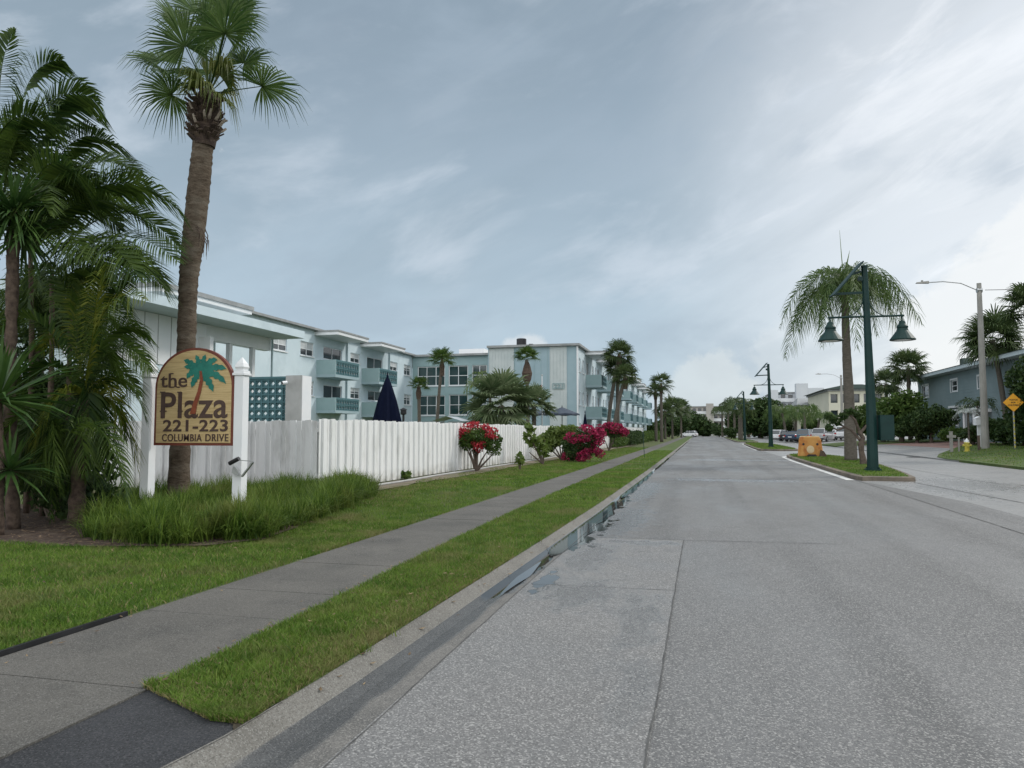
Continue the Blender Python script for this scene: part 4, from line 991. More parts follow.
def window(root, O, u, n, op, cols=2, rows=1, glass='glass', frame='trim', reveal=.12, fw=.06, blind=0.0, name='window', sill=True):
    O = Vector(O); u = Vector(u); n = Vector(n); z = Vector((0, 0, 1)); a, c, a2, c2 = op
    B = O - n * reveal; b = MB()
    def bx(s0, t0, s1, t1, d0, d1):
        p = []
        for t in (t0, t1):
            for s, d in ((s0, d0), (s1, d0), (s1, d1), (s0, d1)): p.append(B + u * s + z * t + n * d)
        b.hexa(p)
    g = .003
    bx(a + g, c + g, a + fw, c2 - g, 0, .05); bx(a2 - fw, c + g, a2 - g, c2 - g, 0, .05); bx(a + fw + g, c + g, a2 - fw - g, c + fw, 0, .049); bx(a + fw + g, c2 - fw, a2 - fw - g, c2 - g, 0, .049)
    for i in range(1, cols): s = a + (a2 - a) * i / cols; bx(s - fw * .4, c + fw + g, s + fw * .4, c2 - fw - g, 0, .045)
    for i in range(1, rows): t = c + (c2 - c) * i / rows; bx(a + fw + g, t - fw * .35, a2 - fw - g, t + fw * .35, 0, .042)
    if sill: bx(a - .05, c - .07, a2 + .05, c - .004, .01, reveal + .07)
    f = b.build(name, M[frame], root)
    b = MB(); b.face([B + u * (a + .02) + z * (c + .02) + n * .012, B + u * (a2 - .02) + z * (c + .02) + n * .012, B + u * (a2 - .02) + z * (c2 - .02) + n * .012, B + u * (a + .02) + z * (c2 - .02) + n * .012])
    b.build('pane', M[glass], f)
    if blind:
        b = MB(); t = c2 - (c2 - c) * blind; d = .02
        b.face([B + u * (a + fw) + z * t + n * d, B + u * (a2 - fw) + z * t + n * d, B + u * (a2 - fw) + z * (c2 - fw) + n * d, B + u * (a + fw) + z * (c2 - fw) + n * d])
        b.build('blind', M['blind'], f)
    return f
UP = Vector((0, 0, 1))
def blocks(b, O, u, n, W_, H_, cell, th=.12, bar=.035):
    """open screen-block lattice: square grid with a diamond in each cell"""
    O = Vector(O); u = Vector(u); n = Vector(n); nu = max(1, round(W_ / cell)); nv = max(1, round(H_ / cell)); cu, cv = W_ / nu, H_ / nv
    for i in range(nu + 1): b.bar(O + u * cu * i, O + u * cu * i + UP * H_, bar, th, up=n)
    for j in range(nv + 1): b.bar(O + UP * cv * j + n * .004, O + u * W_ + UP * cv * j + n * .004, th * .9, bar)
    for i in range(nu):
        for j in range(nv):
            c = O + u * cu * (i + .5) + UP * cv * (j + .5)
            q = [c + u * cu * .46, c + UP * cv * .46, c - u * cu * .46, c - UP * cv * .46]
            for k in range(4): b.bar(q[k], q[(k + 1) % 4], th * .5, bar * .9, up=n.cross(q[(k + 1) % 4] - q[k]).normalized())
def ops_px(rects, plane, val, O, u):
    out = []
    for (x0, y0, x1, y1) in rects:
        if plane == 'X': p = onX(x0, (y0 + y1) / 2, val); q = onX(x1, (y0 + y1) / 2, val); mid = onX((x0 + x1) / 2, y0, val); m2 = onX((x0 + x1) / 2, y1, val)
        else: p = onY(x0, (y0 + y1) / 2, val); q = onY(x1, (y0 + y1) / 2, val); mid = onY((x0 + x1) / 2, y0, val); m2 = onY((x0 + x1) / 2, y1, val)
        a = (p - Vector(O)).dot(Vector(u)); a2 = (q - Vector(O)).dot(Vector(u)); a, a2 = min(a, a2), max(a, a2)
        out.append((a, m2.z - O[2], a2, mid.z - O[2]))
    return out
XP, YP = Vector((1, 0, 0)), Vector((0, 1, 0))
def balcony(root, X, y0, y1, z0, dep=1.5, h=1.05, screen=True, up_slab=.2, cell=.42):
    """hangs on the +X side of the wall plane X"""
    b = MB(); b.box(X + .003, y0, z0, X + dep, y1, z0 + up_slab)
    f = b.build('balcony', M['blue_mid'], root)
    zt = z0 + up_slab + .002
    for ya, yb in ((y0, y0 + .1), (y1 - .1, y1)): b = MB(); b.box(X + .003, ya, zt, X + dep - .003, yb, zt + h); b.build('side_panel', M['teal'], f)
    b = MB(); b.box(X + dep - .09, y0 + .102, zt + h - .12, X + dep + .01, y1 - .102, zt + h + .01)
    if screen:
        blocks(b, (X + dep - .05, y0 + .14, zt + .02), YP, XP, y1 - y0 - .28, h - .16, cell, .09, .06)
        b.build('screen', M['teal_dark'], f)
        b = MB(); b.box(X + dep - .14, y0 + .102, zt, X + dep - .12, y1 - .102, zt + h - .14); b.build('back_panel', M['white'], f)
    else:
        b.box(X + dep - .09, y0 + .102, zt, X + dep, y1 - .102, zt + h - .122); b.build('screen', M['teal'], f)
def canopy(root, X, y0, y1, z, dep=1.7, th=.22):
    b = MB(); b.box(X - .3, y0, z, X + dep, y1, z + th); f = b.build('canopy', M['trim'], root)
    b = MB(); b.box(X - .3, y0 - .05, z + th + .003, X + dep + .05, y1 + .05, z + th + .12); b.build('canopy_edge', M['roof_edge'], f)

# ------------------------------------------------------------------ building with the open upper porch
XA = -17.3
ra = empty('porch_building', (XA, 22, .15), 'nearest pale blue building with wide flat roof, white siding and open upper porch', 'building')
yp0, yp1 = onX(206, 340, XA).y, onX(270, 340, XA).y     # porch opening
b = MB(); b.box(-32, 16.9, .15, XA, yp0, 5.5); b.box(-32, yp0 + .001, .15, XA, yp1, 2.85); b.box(-32, yp0 + .001, 2.851, XA - 2.6, yp1, 5.5); b.build('wall', M['blue'], ra)
b = MB(); b.box(XA - .35, yp0 + .002, 4.98, XA + .02, yp1 + .05, 5.498); b.build('beam', M['trim'], ra)
sb, st = onX(165, 349, XA).z, 5.49
b = MB(); ys = np.arange(16.9, yp0 - .05, .62)
for y in ys: b.box(XA + .004, y + .02, 3.85, XA + .035, min(y + .59, yp0), st)
b.build('siding', M['white'], ra)
b = MB(); b.box(XA + .002, 16.9, 3.84, XA + .012, yp0, st - .01); b.build('siding_backing', M['concrete'], ra)
for px in (231, 254):
    y = onX(px, 360, XA).y; b = MB(); b.box(XA - .17, y - .09, 2.86, XA - .01, y + .09, 4.975); b.build('column', M['trim'], ra)
b = MB(); yy = yp1 + .02; b.tube([(XA + .1, yy, .2), (XA + .1, yy, 5.45)], .045, 8); b.build('downpipe', M['blue_mid'], ra)
b = MB(); yy = yp0 - .15; b.box(XA + .04, yy - .3, 2.9, XA + .5, yy - .1, 5.0); b.build('white_pilaster', M['white'], ra)
for i, (y0, y1) in enumerate([(yp0 + .5, yp0 + 1.7), (yp0 + 2.4, yp0 + 3.4)]):
    if y1 < yp1: window(ra, (XA - 2.6 + .16, 0, 0), YP, XP, (y0, 2.95, y1, 4.9), 2, 1, reveal=.15)
b = MB(); b.box(XA - .1, yp0 + .15, 2.851, XA - .04, yp1, 2.95); b.box(XA - .1, yp0 + .15, 3.72, XA - .04, yp1, 3.78)
for y in np.arange(yp0 + .2, yp1, .14): b.box(XA - .08, y, 2.951, XA - .06, y + .02, 3.719)
b.build('railing', M['trim'], ra)
XR = -16.0; yr1 = onX(303, 331, XR).y
b = MB(); b.box(-32.5, 16.0, 5.503, XR, yr1, 5.74); b.build('lower_roof', M['soffit'], ra)
b = MB(); b.box(XR + .002, 15.98, 5.50, XR + .05, yr1 + .05, 5.80); b.box(-32.5, yr1 + .002, 5.50, XR, yr1 + .05, 5.80); b.box(-32.5, 15.95, 5.5, XR, 15.998, 5.8); b.build('fascia', M['blue'], ra)
y0 = onX(160, 283, -17.5).y; y1 = onX(252, 309, -17.5).y
b = MB(); b.box(-30, y0 + .5, 5.743, -18.4, y1 - .5, 6.34); b.build('clerestory', M['blue'], ra)
b = MB(); b.box(-31, y0, 6.343, -17.5, y1, 6.50); b.build('upper_roof', M['trim'], ra)
b = MB(); b.box(-31.05, y0 - .06, 6.503, -17.44, y1 + .06, 6.66); b.build('upper_roof_edge', M['roof_edge'], ra)

# ------------------------------------------------------------------ long white apartment wing with balconies facing the street
XB = -27.0; ZB = 8.9
rb = empty('apartment_building', (XB, 52, .15), 'pale blue three storey wing with pairs of screen block balconies, left of the courtyard', 'building')
O = Vector((XB, 36, .15)); YB1 = 67.0
rects = [(271.6, 337.5, 287, 350.5), (300.5, 342, 314, 356), (323.5, 348, 342, 360.5), (350.5, 353.5, 360, 363), (367, 358, 382.5, 370), (390, 362, 397.5, 371), (404, 365, 410.8, 375.5),
         (303, 381, 314, 395.5), (323.5, 385.5, 342, 399), (350.5, 388, 360, 399), (368, 391, 382.5, 401), (404, 394.5, 410.8, 405)]
ob = ops_px(rects, 'X', XB, O, YP)
ob = [(a, c, a2, c2) for a, c, a2, c2 in ob]
gb = []
for a, c, a2, c2 in ob: gb.append((a, c, a2, c2))
low = [(3, .9, 5, 2.1), (9, .9, 11, 2.1), (15, 0.1, 17.4, 2.2), (22, .9, 24, 2.1)]
b = MB(); wall_open(b, O, YP, XP, YB1 - 36, ZB - .15, gb + low)
b.face([(XB, 36, .15), (-38, 36, .15), (-38, 36, ZB), (XB, 36, ZB)]); b.face([(XB - .4, 36.5, .2), (XB - .4, 66.9, .2), (XB - .4, 66.9, ZB - .1), (XB - .4, 36.5, ZB - .1)])
b.build('wall', M['blue'], rb)
for i, op in enumerate(gb + low):
    door = i in (2, 4, 8, 10, 14); window(rb, O, YP, XP, op, 2, 1 if door else 2, blind=.0 if door else random.choice([.35, .5, .55, .3]), name='sliding_door' if door else 'window', sill=not door, fw=.07)
b = MB(); b.box(-38.5, 35.8, ZB + .002, XB + .35, YB1, ZB + .16); b.build('roof', M['roof_edge'], rb)
for px in (346, 388.5):
    y = onX(px, 380, XB).y; b = MB(); b.tube([(XB + .08, y, .2), (XB + .08, y, ZB - .02)], .06, 8); b.build('downpipe', M['blue_mid'], rb)
dpx_ = 1.55
for (l, r_, yt, yb) in [(335.6, 359.5, 359.5, 377), (379, 397.5, 368, 384), (335.6, 359.5, 397.5, 413), (379, 397.5, 402, 417)]:
    p = onX(l, yt, XB + dpx_); q = onX(r_, yt, XB + dpx_); zb = onX(l, yb, XB + dpx_).z; balcony(rb, XB, p.y, q.y, zb, dpx_, p.z - zb - .2)
    if yt < 380: canopy(rb, XB, p.y - .3, q.y + .8, ZB - .32, 1.9)

# ------------------------------------------------------------------ courtyard wing, facing us
YC = 67.0; OC = Vector((XB + .02, YC, .15)); XC1 = onY(489, 400, YC).x
rc = empty('courtyard_wing', (-22, YC, .15), 'teal grey glazed wing across the back of the courtyard, between both apartment blocks', 'building')
rects = [(417.5, 366.5, 445, 386), (448.5, 365.5, 468, 385.5), (472, 365, 487, 385), (418, 395.5, 445, 415.5), (449, 394.5, 468, 415), (472, 394, 487, 414.5), ]
oc = ops_px(rects, 'Y', YC, OC, XP); low = [(o[0], .3, o[2], 2.4) for o in oc[:3]]
b = MB(); wall_open(b, OC, XP, -YP, XC1 - OC.x, 8.65, oc + low); b.face([(OC.x, YC + .6, .15), (XC1, YC + .6, .15), (XC1, YC + .6, 8.7), (OC.x, YC + .6, 8.7)]); b.build('wall', M['teal'], rc)
for op in oc + low: window(rc, OC, XP, -YP, op, 3 if op[2] - op[0] > 2.3 else 2, 2, 'glass_green', fw=.08, reveal=.13)
b = MB(); b.box(XB - 8, YC - .35, 8.802, XC1, YC + 12, 9.0); b.build('roof', M['roof_edge'], rc)
p = onY(459, 355, 72); q = onY(484, 348.5, 72); b = MB(); b.box(p.x, 72, 9.003, q.x, 76, q.z); b.build('roof_box', M['white'], rc)
p = onY(409, 356, 75); b = MB(); b.box(p.x, 75, 9.003, p.x + 1.6, 76, 9.45); b.build('roof_unit', M['concrete'], rc)

# ------------------------------------------------------------------ block with the striped end wall
YD = 64.0; XD = -10.4; ZD = 9.12; XD0 = onY(488, 400, YD).x
rdd = empty('apartment_building', (XD, YD, .15), 'three storey block with blue and pale striped end wall and street number plate', 'building')
YD1 = 92.0
b = MB(); b.face([(XD0, YD, .15), (XD, YD, .15), (XD, YD, ZD), (XD0, YD, ZD)]); b.face([(XD0, YD, .15), (XD0, YD + 20, .15), (XD0, YD + 20, ZD), (XD0, YD, ZD)])
b.build('end_wall', M['stripe_blue'], rdd)
def ribs(x0, x1, nm):
    b = MB(); b.box(x0, YD - .03, .16, x1, YD - .004, ZD - .02); n = int((x1 - x0) / .26)
    for i in range(n + 1): x = x0 + (x1 - x0 - .05) * i / n; b.box(x, YD - .07, .16, x + .05, YD - .031, ZD - .03)
    return b.build(nm, M['stripe'], rdd)
ribs(onY(489, 400, YD).x, onY(514, 400, YD).x, 'ribbed_panel'); ribs(onY(550, 400, YD).x, onY(567, 400, YD).x, 'ribbed_panel')
b = MB()
for x in np.arange(onY(514.5, 400, YD).x, onY(549, 400, YD).x, .6): b.box(x, YD - .02, .16, x + .03, YD - .003, ZD - .02)
b.build('panel_joint', M['teal'], rdd)
p = onY(552.5, 389, YD - .08); q = onY(564.5, 383, YD - .08)
def txt(body, x0, x1, z0, z1, y, m, parent, name='lettering', ext=.01, off=0.0, front=True, space=1.0):
    cu = bpy.data.curves.new('t', 'FONT'); cu.body = body; cu.size = 1; cu.extrude = ext; cu.offset = off; cu.space_character = space; cu.fill_mode = 'BOTH'; cu.resolution_u = 4
    o = bpy.data.objects.new('t', cu); C.objects.link(o); bpy.context.view_layer.update()
    me = bpy.data.meshes.new_from_object(o.evaluated_get(bpy.context.evaluated_depsgraph_get())); bpy.data.objects.remove(o)
    v = np.empty(len(me.vertices) * 3); me.vertices.foreach_get('co', v); v = v.reshape(-1, 3)
    mn, mx = v[:, :2].min(0), v[:, :2].max(0)
    X_ = x0 + (v[:, 0] - mn[0]) / (mx[0] - mn[0]) * (x1 - x0); Z_ = z0 + (v[:, 1] - mn[1]) / (mx[1] - mn[1]) * (z1 - z0); Y_ = y - v[:, 2]
    off_ = Vector((0, 0, 0)); p_ = parent
    while p_ is not None: off_ += Vector(p_.location); p_ = p_.parent
    me.vertices.foreach_set('co', np.stack([X_ - off_.x, Y_ - off_.y, Z_ - off_.z], 1).ravel()); me.materials.clear(); me.materials.append(m); me.name = name
    o = bpy.data.objects.new(name, me); C.objects.link(o); o.parent = parent; return o
b = MB(); zz0, zz1 = p.z, q.z
for (a, c, d, e) in ((p.x, zz0, q.x, zz0 + .05), (p.x, zz1 - .05, q.x, zz1), (p.x, zz0 + .051, p.x + .05, zz1 - .051), (q.x - .05, zz0 + .051, q.x, zz1 - .051)): b.box(a, YD - .12, c, d, YD - .08, e)
npl = b.build('number_plate', M['teal'], rdd)
txt('221', p.x + .15, q.x - .15, zz0 + .1, zz1 - .1, YD - .1, M['teal'], npl, 'number', .02, .02)
b = MB(); b.box(XD0 - .05, YD - .3, ZD + .002, XD + .3, YD1, ZD + .2); b.build('roof', M['roof_edge'], rdd)
p = onY(517, 346, 68); q = onY(529, 338.5, 68); b = MB(); b.lathe(((p.x + q.x) / 2 - .15, 68, ZD + .2), [(.48, 0), (.48, q.z - ZD - .25), (.4, q.z - ZD - .2)], 12); b.tube([(q.x + .2, 68, ZD + .2), (q.x + .2, 68, ZD + .75)], .22, 10); b.build('vent_unit', M['black'], rdd)
b = MB(); b.box(XD - .002, YD - .1, .16, XD + .12, YD + .12, ZD - .02); b.build('corner_trim', M['trim'], rdd)
def side_facade(root, X, y0, y1, Z, units, wm, nm='wall'):
    """units: list of (balcony y0, y1); windows between"""
    O_ = Vector((X, y0, .15)); ops = []; kinds = []
    for fl, zf in enumerate((.15, 2.95, 5.95)):
        taken = []
        for (a, c) in units:
            ops.append((a - y0 + .4, zf - .1 + .15, a - y0 + 2.1, zf + 2.1)); kinds.append('door'); taken.append((a - y0, c - y0))
        y = 1.2
        while y < y1 - y0 - 1.6:
            if not any(t0 - 1.0 < y < t1 + .2 for t0, t1 in taken): ops.append((y, zf + .85, y + .95, zf + 2.05)); kinds.append('win')
            y += 2.1
    b = MB(); wall_open(b, O_, YP, XP, y1 - y0, Z - .15, ops); b.face([(X - .45, y0 + .1, .2), (X - .45, y1, .2), (X - .45, y1, Z - .1), (X - .45, y0 + .1, Z - .1)]); b.build(nm, wm, root)
    for op, k in zip(ops, kinds): window(root, O_, YP, XP, op, 2 if k == 'door' else 1, 1 if k == 'door' else 2, fw=.08, name='sliding_door' if k == 'door' else 'window', sill=k != 'door', blind=0 if k == 'door' else random.choice((.3, .5, .6)))
    for (a, c) in units:
        for zf in (2.75, 5.75): balcony(root, X, a, c, zf, 1.5, .98, screen=True, cell=.5)
        canopy(root, X, a - .3, c + .6, Z - .3, 1.9)
uD = [(69.2, 73.2), (77.0, 81.0), (86, 90)]
side_facade(rdd, XD, YD, YD1, ZD, uD, M['blue'])
re_ = empty('apartment_building', (XD, 96, .15), 'pale blue balconied block further up the street beyond the striped block', 'building')
b = MB(); b.face([(-24, 96, .15), (XD, 96, .15), (XD, 96, ZD), (-24, 96, ZD)]); b.build('end_wall', M['stripe_blue'], re_)
side_facade(re_, XD, 96, 150, ZD, [(98.5, 102.5), (108, 112), (118, 122), (128, 132), (140, 144)], M['blue'])
b = MB(); b.box(-24, 95.7, ZD + .002, XD + .3, 150.3, ZD + .2); b.build('roof', M['roof_edge'], re_)

# ------------------------------------------------------------------ fences and the screen-block wall
def board_fence(name, a, b_, z0, z1, label, m, front, pitch=.41, group=None):
    """board-on-board fence from a to b_ (2d); front = unit vector towards the viewer's side"""
    a = Vector(a); b_ = Vector(b_); d = (b_ - a); L_ = d.length; d.normalize(); f = Vector(front).normalized()
    root = empty(name, (a.x, a.y, z0), label, 'fence', group); n = int(round(L_ / pitch)); pitch = L_ / n; rng = random.Random(n)
    bb, bf = MB(), MB()
    def slab(mb, s0, s1, d0, d1, za, zb):
        pts = []
        for z in (za, zb):
            for s, dd in ((s0, d0), (s1, d0), (s1, d1), (s0, d1)): v = a + d * s + f * dd; pts.append((v.x, v.y, z))
        mb.hexa(pts)
    for i in range(n):
        dz_ = rng.uniform(-.02, .02)
        slab(bb, i * pitch + .007, (i + 1) * pitch - .007, 0, .018, z0 + .03, z1 + dz_)
        slab(bf, i * pitch + pitch * .5 - .085 + rng.uniform(-.01, .01), i * pitch + pitch * .5 + .085, .021, .07, z0 + .04, z1 + dz_ + .012)
    bb.build('back_boards', M[m], root); bf.build('front_boards', M[m], root)
    bp = MB()
    for z in (z0 + .35, z1 - .3): slab(bp, 0, L_, -.05, -.003, z, z + .09)
    bp.build('rail', M[m], root)
    k = 0
    while k * 2.46 <= L_:
        bq = MB(); s = min(k * 2.46, L_ - .1); slab(bq, s, s + .1, -.155, -.052, z0, z1 - .05)
        if k < 40: bq.build('post', M[m], root)
        k += 1
    return root
Y0 = 16.3
board_fence('board_fence', (-16.6, Y0), (fence_x(Y0) - .02, Y0), .16, 1.90, 'weathered white board fence behind the carved sign, ending at the fence corner', 'fence_shaded', (0, -1))
for (ya, yb, lb) in ((16.32, 44.0, 'long bright white board fence following the sidewalk from the corner'), (44.05, 76.5, 'far stretch of white board fence behind the crimson bushes')):
    A_ = Vector((fence_x(ya), ya)); B_ = Vector((fence_x(yb), yb)); n_ = Vector(((B_ - A_).y, -(B_ - A_).x)).normalized()
    board_fence('board_fence', A_, B_, .16, 1.93, lb, 'fence', n_)
b = MB(); A_, B_ = (-8.7, 79.5), (-8.3, 112)
board_fence('board_fence', A_, B_, .15, 2.1, 'distant white fence behind the clipped hedge', 'fence', (1, 0), .8)
YW = 21.5
rw = empty('screen_wall', tuple(onY(290, 420, YW).xy) + (.15,), 'teal patterned screen block wall with grey pier rising behind the fence', 'wall')
p = onY(236, 378, YW); q = onY(290.5, 378, YW); ztop = q.z
b = MB(); blocks(b, (p.x, YW, ztop - 2.0), XP, -YP, q.x - p.x, 1.95, .245, .14, .05); b.build('screen_blocks', M['teal_dark'], rw)
b = MB(); b.box(p.x, YW - .09, .15, q.x, YW + .09, ztop - 2.03); b.build('lower_wall', M['white'], rw)
b = MB(); b.box(p.x - .02, YW - .1, ztop - .02, q.x - .01, YW + .1, ztop + .05); b.build('capping', M['teal_dark'], rw)
xq = onY(305, 378, YW).x; b = MB(); b.box(q.x, YW - .28, .15, xq + .05, YW + .3, ztop + .06); b.build('pier', M['concrete'], rw)  # white pier painted grey, its shade put into the colour
xr = xq; b = MB(); b.box(xq + .052, YW - .27, .15, xq + .075, YW + .29, ztop + .05); b.build('pier_lit_face', M['white'], rw)  # white sheet that paints the sunlit side onto the pier
c = Vector((q.x + .08, YW - .42, ztop - .18)); rcx = empty('security_camera', tuple(c), 'small white security camera mounted on the grey pier', 'camera')
b = MB(); b.tube([c + Vector((-.02, .14, .02)), c + Vector((0, 0, 0))], .02, 8); b.build('bracket', M['trim'], rcx)
b = MB(); b.tube([c + Vector((.06, -.02, 0)), c + Vector((-.03, -.14, -.02))], .06, 12); b.build('housing', M['white'], rcx, smooth=False)
b = MB(); b.tube([c + Vector((-.032, -.142, -.02)), c + Vector((-.04, -.158, -.022))], .045, 12); b.build('lens', M['black'], rcx)

# ------------------------------------------------------------------ the carved sign between its posts
YS = 10.9
rs_ = empty('carved_sign', (-8.37, YS, .15), 'arched carved wooden sign with palm emblem hung between two white posts', 'sign')
def post(xc):
    b = MB(); s = .085; x0, x1, y0, y1 = xc - s, xc + s, YS - s + .02, YS + s + .02
    b.box(x0, y0, .1, x1, y1, 2.58); p_ = b.build('post', M['white'], rs_, bevel=.006)
    b = MB(); c = (xc, YS + .02)
    b.box(c[0] - .11, c[1] - .11, 2.583, c[0] + .11, c[1] + .11, 2.62); b.box(c[0] - .095, c[1] - .095, 2.622, c[0] + .095, c[1] + .095, 2.66)
    b.hexa([(c[0] + i * .06, c[1] + j * .06, 2.662) for i, j in ((-1, -1), (1, -1), (1, 1), (-1, 1))] + [(c[0] + i * .085, c[1] + j * .085, 2.72) for i, j in ((-1, -1), (1, -1), (1, 1), (-1, 1))])
    b.hexa([(c[0] + i * .085, c[1] + j * .085, 2.722) for i, j in ((-1, -1), (1, -1), (1, 1), (-1, 1))] + [(c[0] + i * .07, c[1] + j * .07, 2.78) for i, j in ((-1, -1), (1, -1), (1, 1), (-1, 1))])
    b.hexa([(c[0] + i * .07, c[1] + j * .07, 2.781) for i, j in ((-1, -1), (1, -1), (1, 1), (-1, 1))] + [(c[0] + i * .004, c[1] + j * .004, 2.89) for i, j in ((-1, -1), (1, -1), (1, 1), (-1, 1))])
    b.build('finial', M['white'], p_)
xL, xRr = onY(148, 430, YS).x, onY(240, 430, YS).x
post(xL); post(xRr)
x0, x1 = onY(155.5, 430, YS).x, onY(234.5, 430, YS).x; xm = (x0 + x1) / 2; hw = (x1 - x0) / 2; zb = onY(195, 445.5, YS).z; zt = onY(196, 348, YS).z; zs = onY(160, 388, YS).z
def arch(x0, x1, zb, zs, zt, n=28):
    xm = (x0 + x1) / 2; hw = (x1 - x0) / 2
    return [(x0, zb), (x1, zb)] + [(xm + hw * math.cos(math.pi * k / n), zs + (zt - zs) * math.sin(math.pi * k / n)) for k in range(n + 1)]
bd = MB(); bd.prismY(arch(x0, x1, zb, zs, zt), YS - .035, YS + .035); board = bd.build('board', M['sign_red'], rs_)
bd = MB(); e = .045; bd.prismY(arch(x0 + e, x1 - e, zb + e, zs, zt - e), YS - .044, YS - .036); bd.build('carved_face', M['sand'], board)
yf = YS - .046
def spx(x, y): p = onY(x, y, yf); return p
def st(body, xa, xb, ya, yb, off=.02, sp=1.0, m='letter', nm='lettering'):
    a = spx(xa, yb); b2 = spx(xb, ya); txt(body, a.x, b2.x, a.z, b2.z, yf, M[m], board, nm, .008, off, space=sp)
# letters with flared, weighty strokes drawn as polygons for the large name line
def glyphs(body, xa, xb, ya, yb):
    pass
st('the', 160.5, 187.5, 373, 387.5, .008, 1.0)
st('Plaza', 160.8, 228, 391.5, 418.5, .012, 1.03)
st('221-223', 163, 228, 419.5, 431.5, .02, 1.08)
st('COLUMBIA', 162, 202, 434, 441.3, .01, 1.1); st('DRIVE', 205.5, 228.5, 434, 441.3, .01, 1.1)
# small serifs on the big letters
b = MB()
def ser(x, y, wpx, hpx=1.2):
    a = spx(x - wpx / 2, y + hpx / 2); c = spx(x + wpx / 2, y - hpx / 2); b.box(a.x, yf - .010, a.z, c.x, yf + .003, c.z)
for (x, y, w_) in ((163.3, 411.2, 6.5), (162.8, 392.1, 5), (180.3, 411.2, 5), (179.5, 392.2, 4), (172, 387.2, 4.5), (178.3, 387.2, 3), (172, 373.6, 3)): ser(x, y, w_)
b.build('serif', M['letter'], board)
# emblem: palm with green fronds and red-brown stem
b = MB()
hubx, huby = 201.5, 372
for (tx, ty, cx_, cy_, wd) in [(184, 360, 191, 362, 3.6), (187, 379, 190, 370, 3.6), (192, 388, 194, 378, 3.8), (196, 355, 199, 361, 3.4), (218, 360, 210, 358, 3.8), (227, 369, 216, 364, 3.8), (226.5, 384, 217, 371, 4), (213.5, 392, 210, 380, 4.2), (184, 367, 192, 366, 3.0), (206, 354.5, 203, 360, 3.2)]:
    h0 = spx(hubx, huby); c_ = spx(cx_, cy_); t_ = spx(tx, ty); P1, P2 = [], []
    n = 9; Q = [h0 * (1 - t) ** 2 + c_ * 2 * t * (1 - t) + t_ * t * t for t in [k / n for k in range(n + 1)]]
    for k, q_ in enumerate(Q):
        t = k / n; d_ = (Q[min(k + 1, n)] - Q[max(k - 1, 0)]).normalized(); r_ = Vector((-d_.z, 0, d_.x)); ww = wd * .0168 * (math.sin(math.pi * min(1, t * .9 + .1)) ** .6) * (1 if k % 2 else .62)
        P1.append(q_ + r_ * ww); P2.append(q_ - r_ * ww * 1.1)
    for k in range(n):
        pts = [P2[k], P2[k + 1], P1[k + 1], P1[k]]; yk = yf - .008 - random.random() * .004
        b.face([(v.x, yk, v.z) for v in pts]);
b.build('emblem_fronds', M['sign_green'], board)
b = MB(); pts = [spx(201, 371), spx(202, 380), spx(199.5, 392), spx(195.5, 404), spx(193, 414)]; ws = [1.5, 1.9, 2.3, 2.8, 3.6]
for k in range(4):
    for j in range(3):
        t0, t1_ = j / 3, (j + 1) / 3; A_ = pts[k].lerp(pts[k + 1], t0); B_ = pts[k].lerp(pts[k + 1], t1_); wa = (ws[k] * (1 - t0) + ws[k + 1] * t0) * .0168; wb = (ws[k] * (1 - t1_) + ws[k + 1] * t1_) * .0168 * .88
        b.face([(A_.x - wa, yf - .0125, A_.z), (B_.x - wb, yf - .0125, B_.z), (B_.x + wb, yf - .0125, B_.z), (A_.x + wa, yf - .0125, A_.z)])
b.build('emblem_stem', M['emblem_trunk'], board)
b = MB(); a = spx(233, 447); b.box(a.x - .02, YS - .02, a.z - .14, a.x + .02, YS + .0, a.z + .0); b.build('hanger', M['black'], rs_)
# bent metal floodlight arm on the right post
def sp2(x, y, d=-.12): return onY(x, y, YS + d)
c0 = sp2(237, 470); rf = empty('floodlight', tuple(c0), 'bent metal floodlight arm with black cylinder on the right sign post', 'floodlight')
b = MB(); b.tube([sp2(229.5, 463.5, -.2), sp2(239, 458.5, -.2)], .036, 12); b.build('lamp_barrel', M['black'], rf)
b = MB(); b.bar(sp2(233, 464, -.2), sp2(242, 476, -.13), .035, .012); b.bar(sp2(242, 476.5, -.13), sp2(253, 462, -.13), .055, .02); b.bar(sp2(253, 461.5, -.14), sp2(238, 460, -.18), .014); b.build('arm', M['metal'], rf)
b = MB(); b.hexa([sp2(231.5, 473, -.17), sp2(238, 476, -.17), sp2(238, 476, -.1), sp2(231.5, 473, -.1), sp2(233, 466, -.17), sp2(238, 470, -.17), sp2(238, 470, -.1), sp2(233, 466, -.1)]); b.build('bracket', M['metal'], rf)

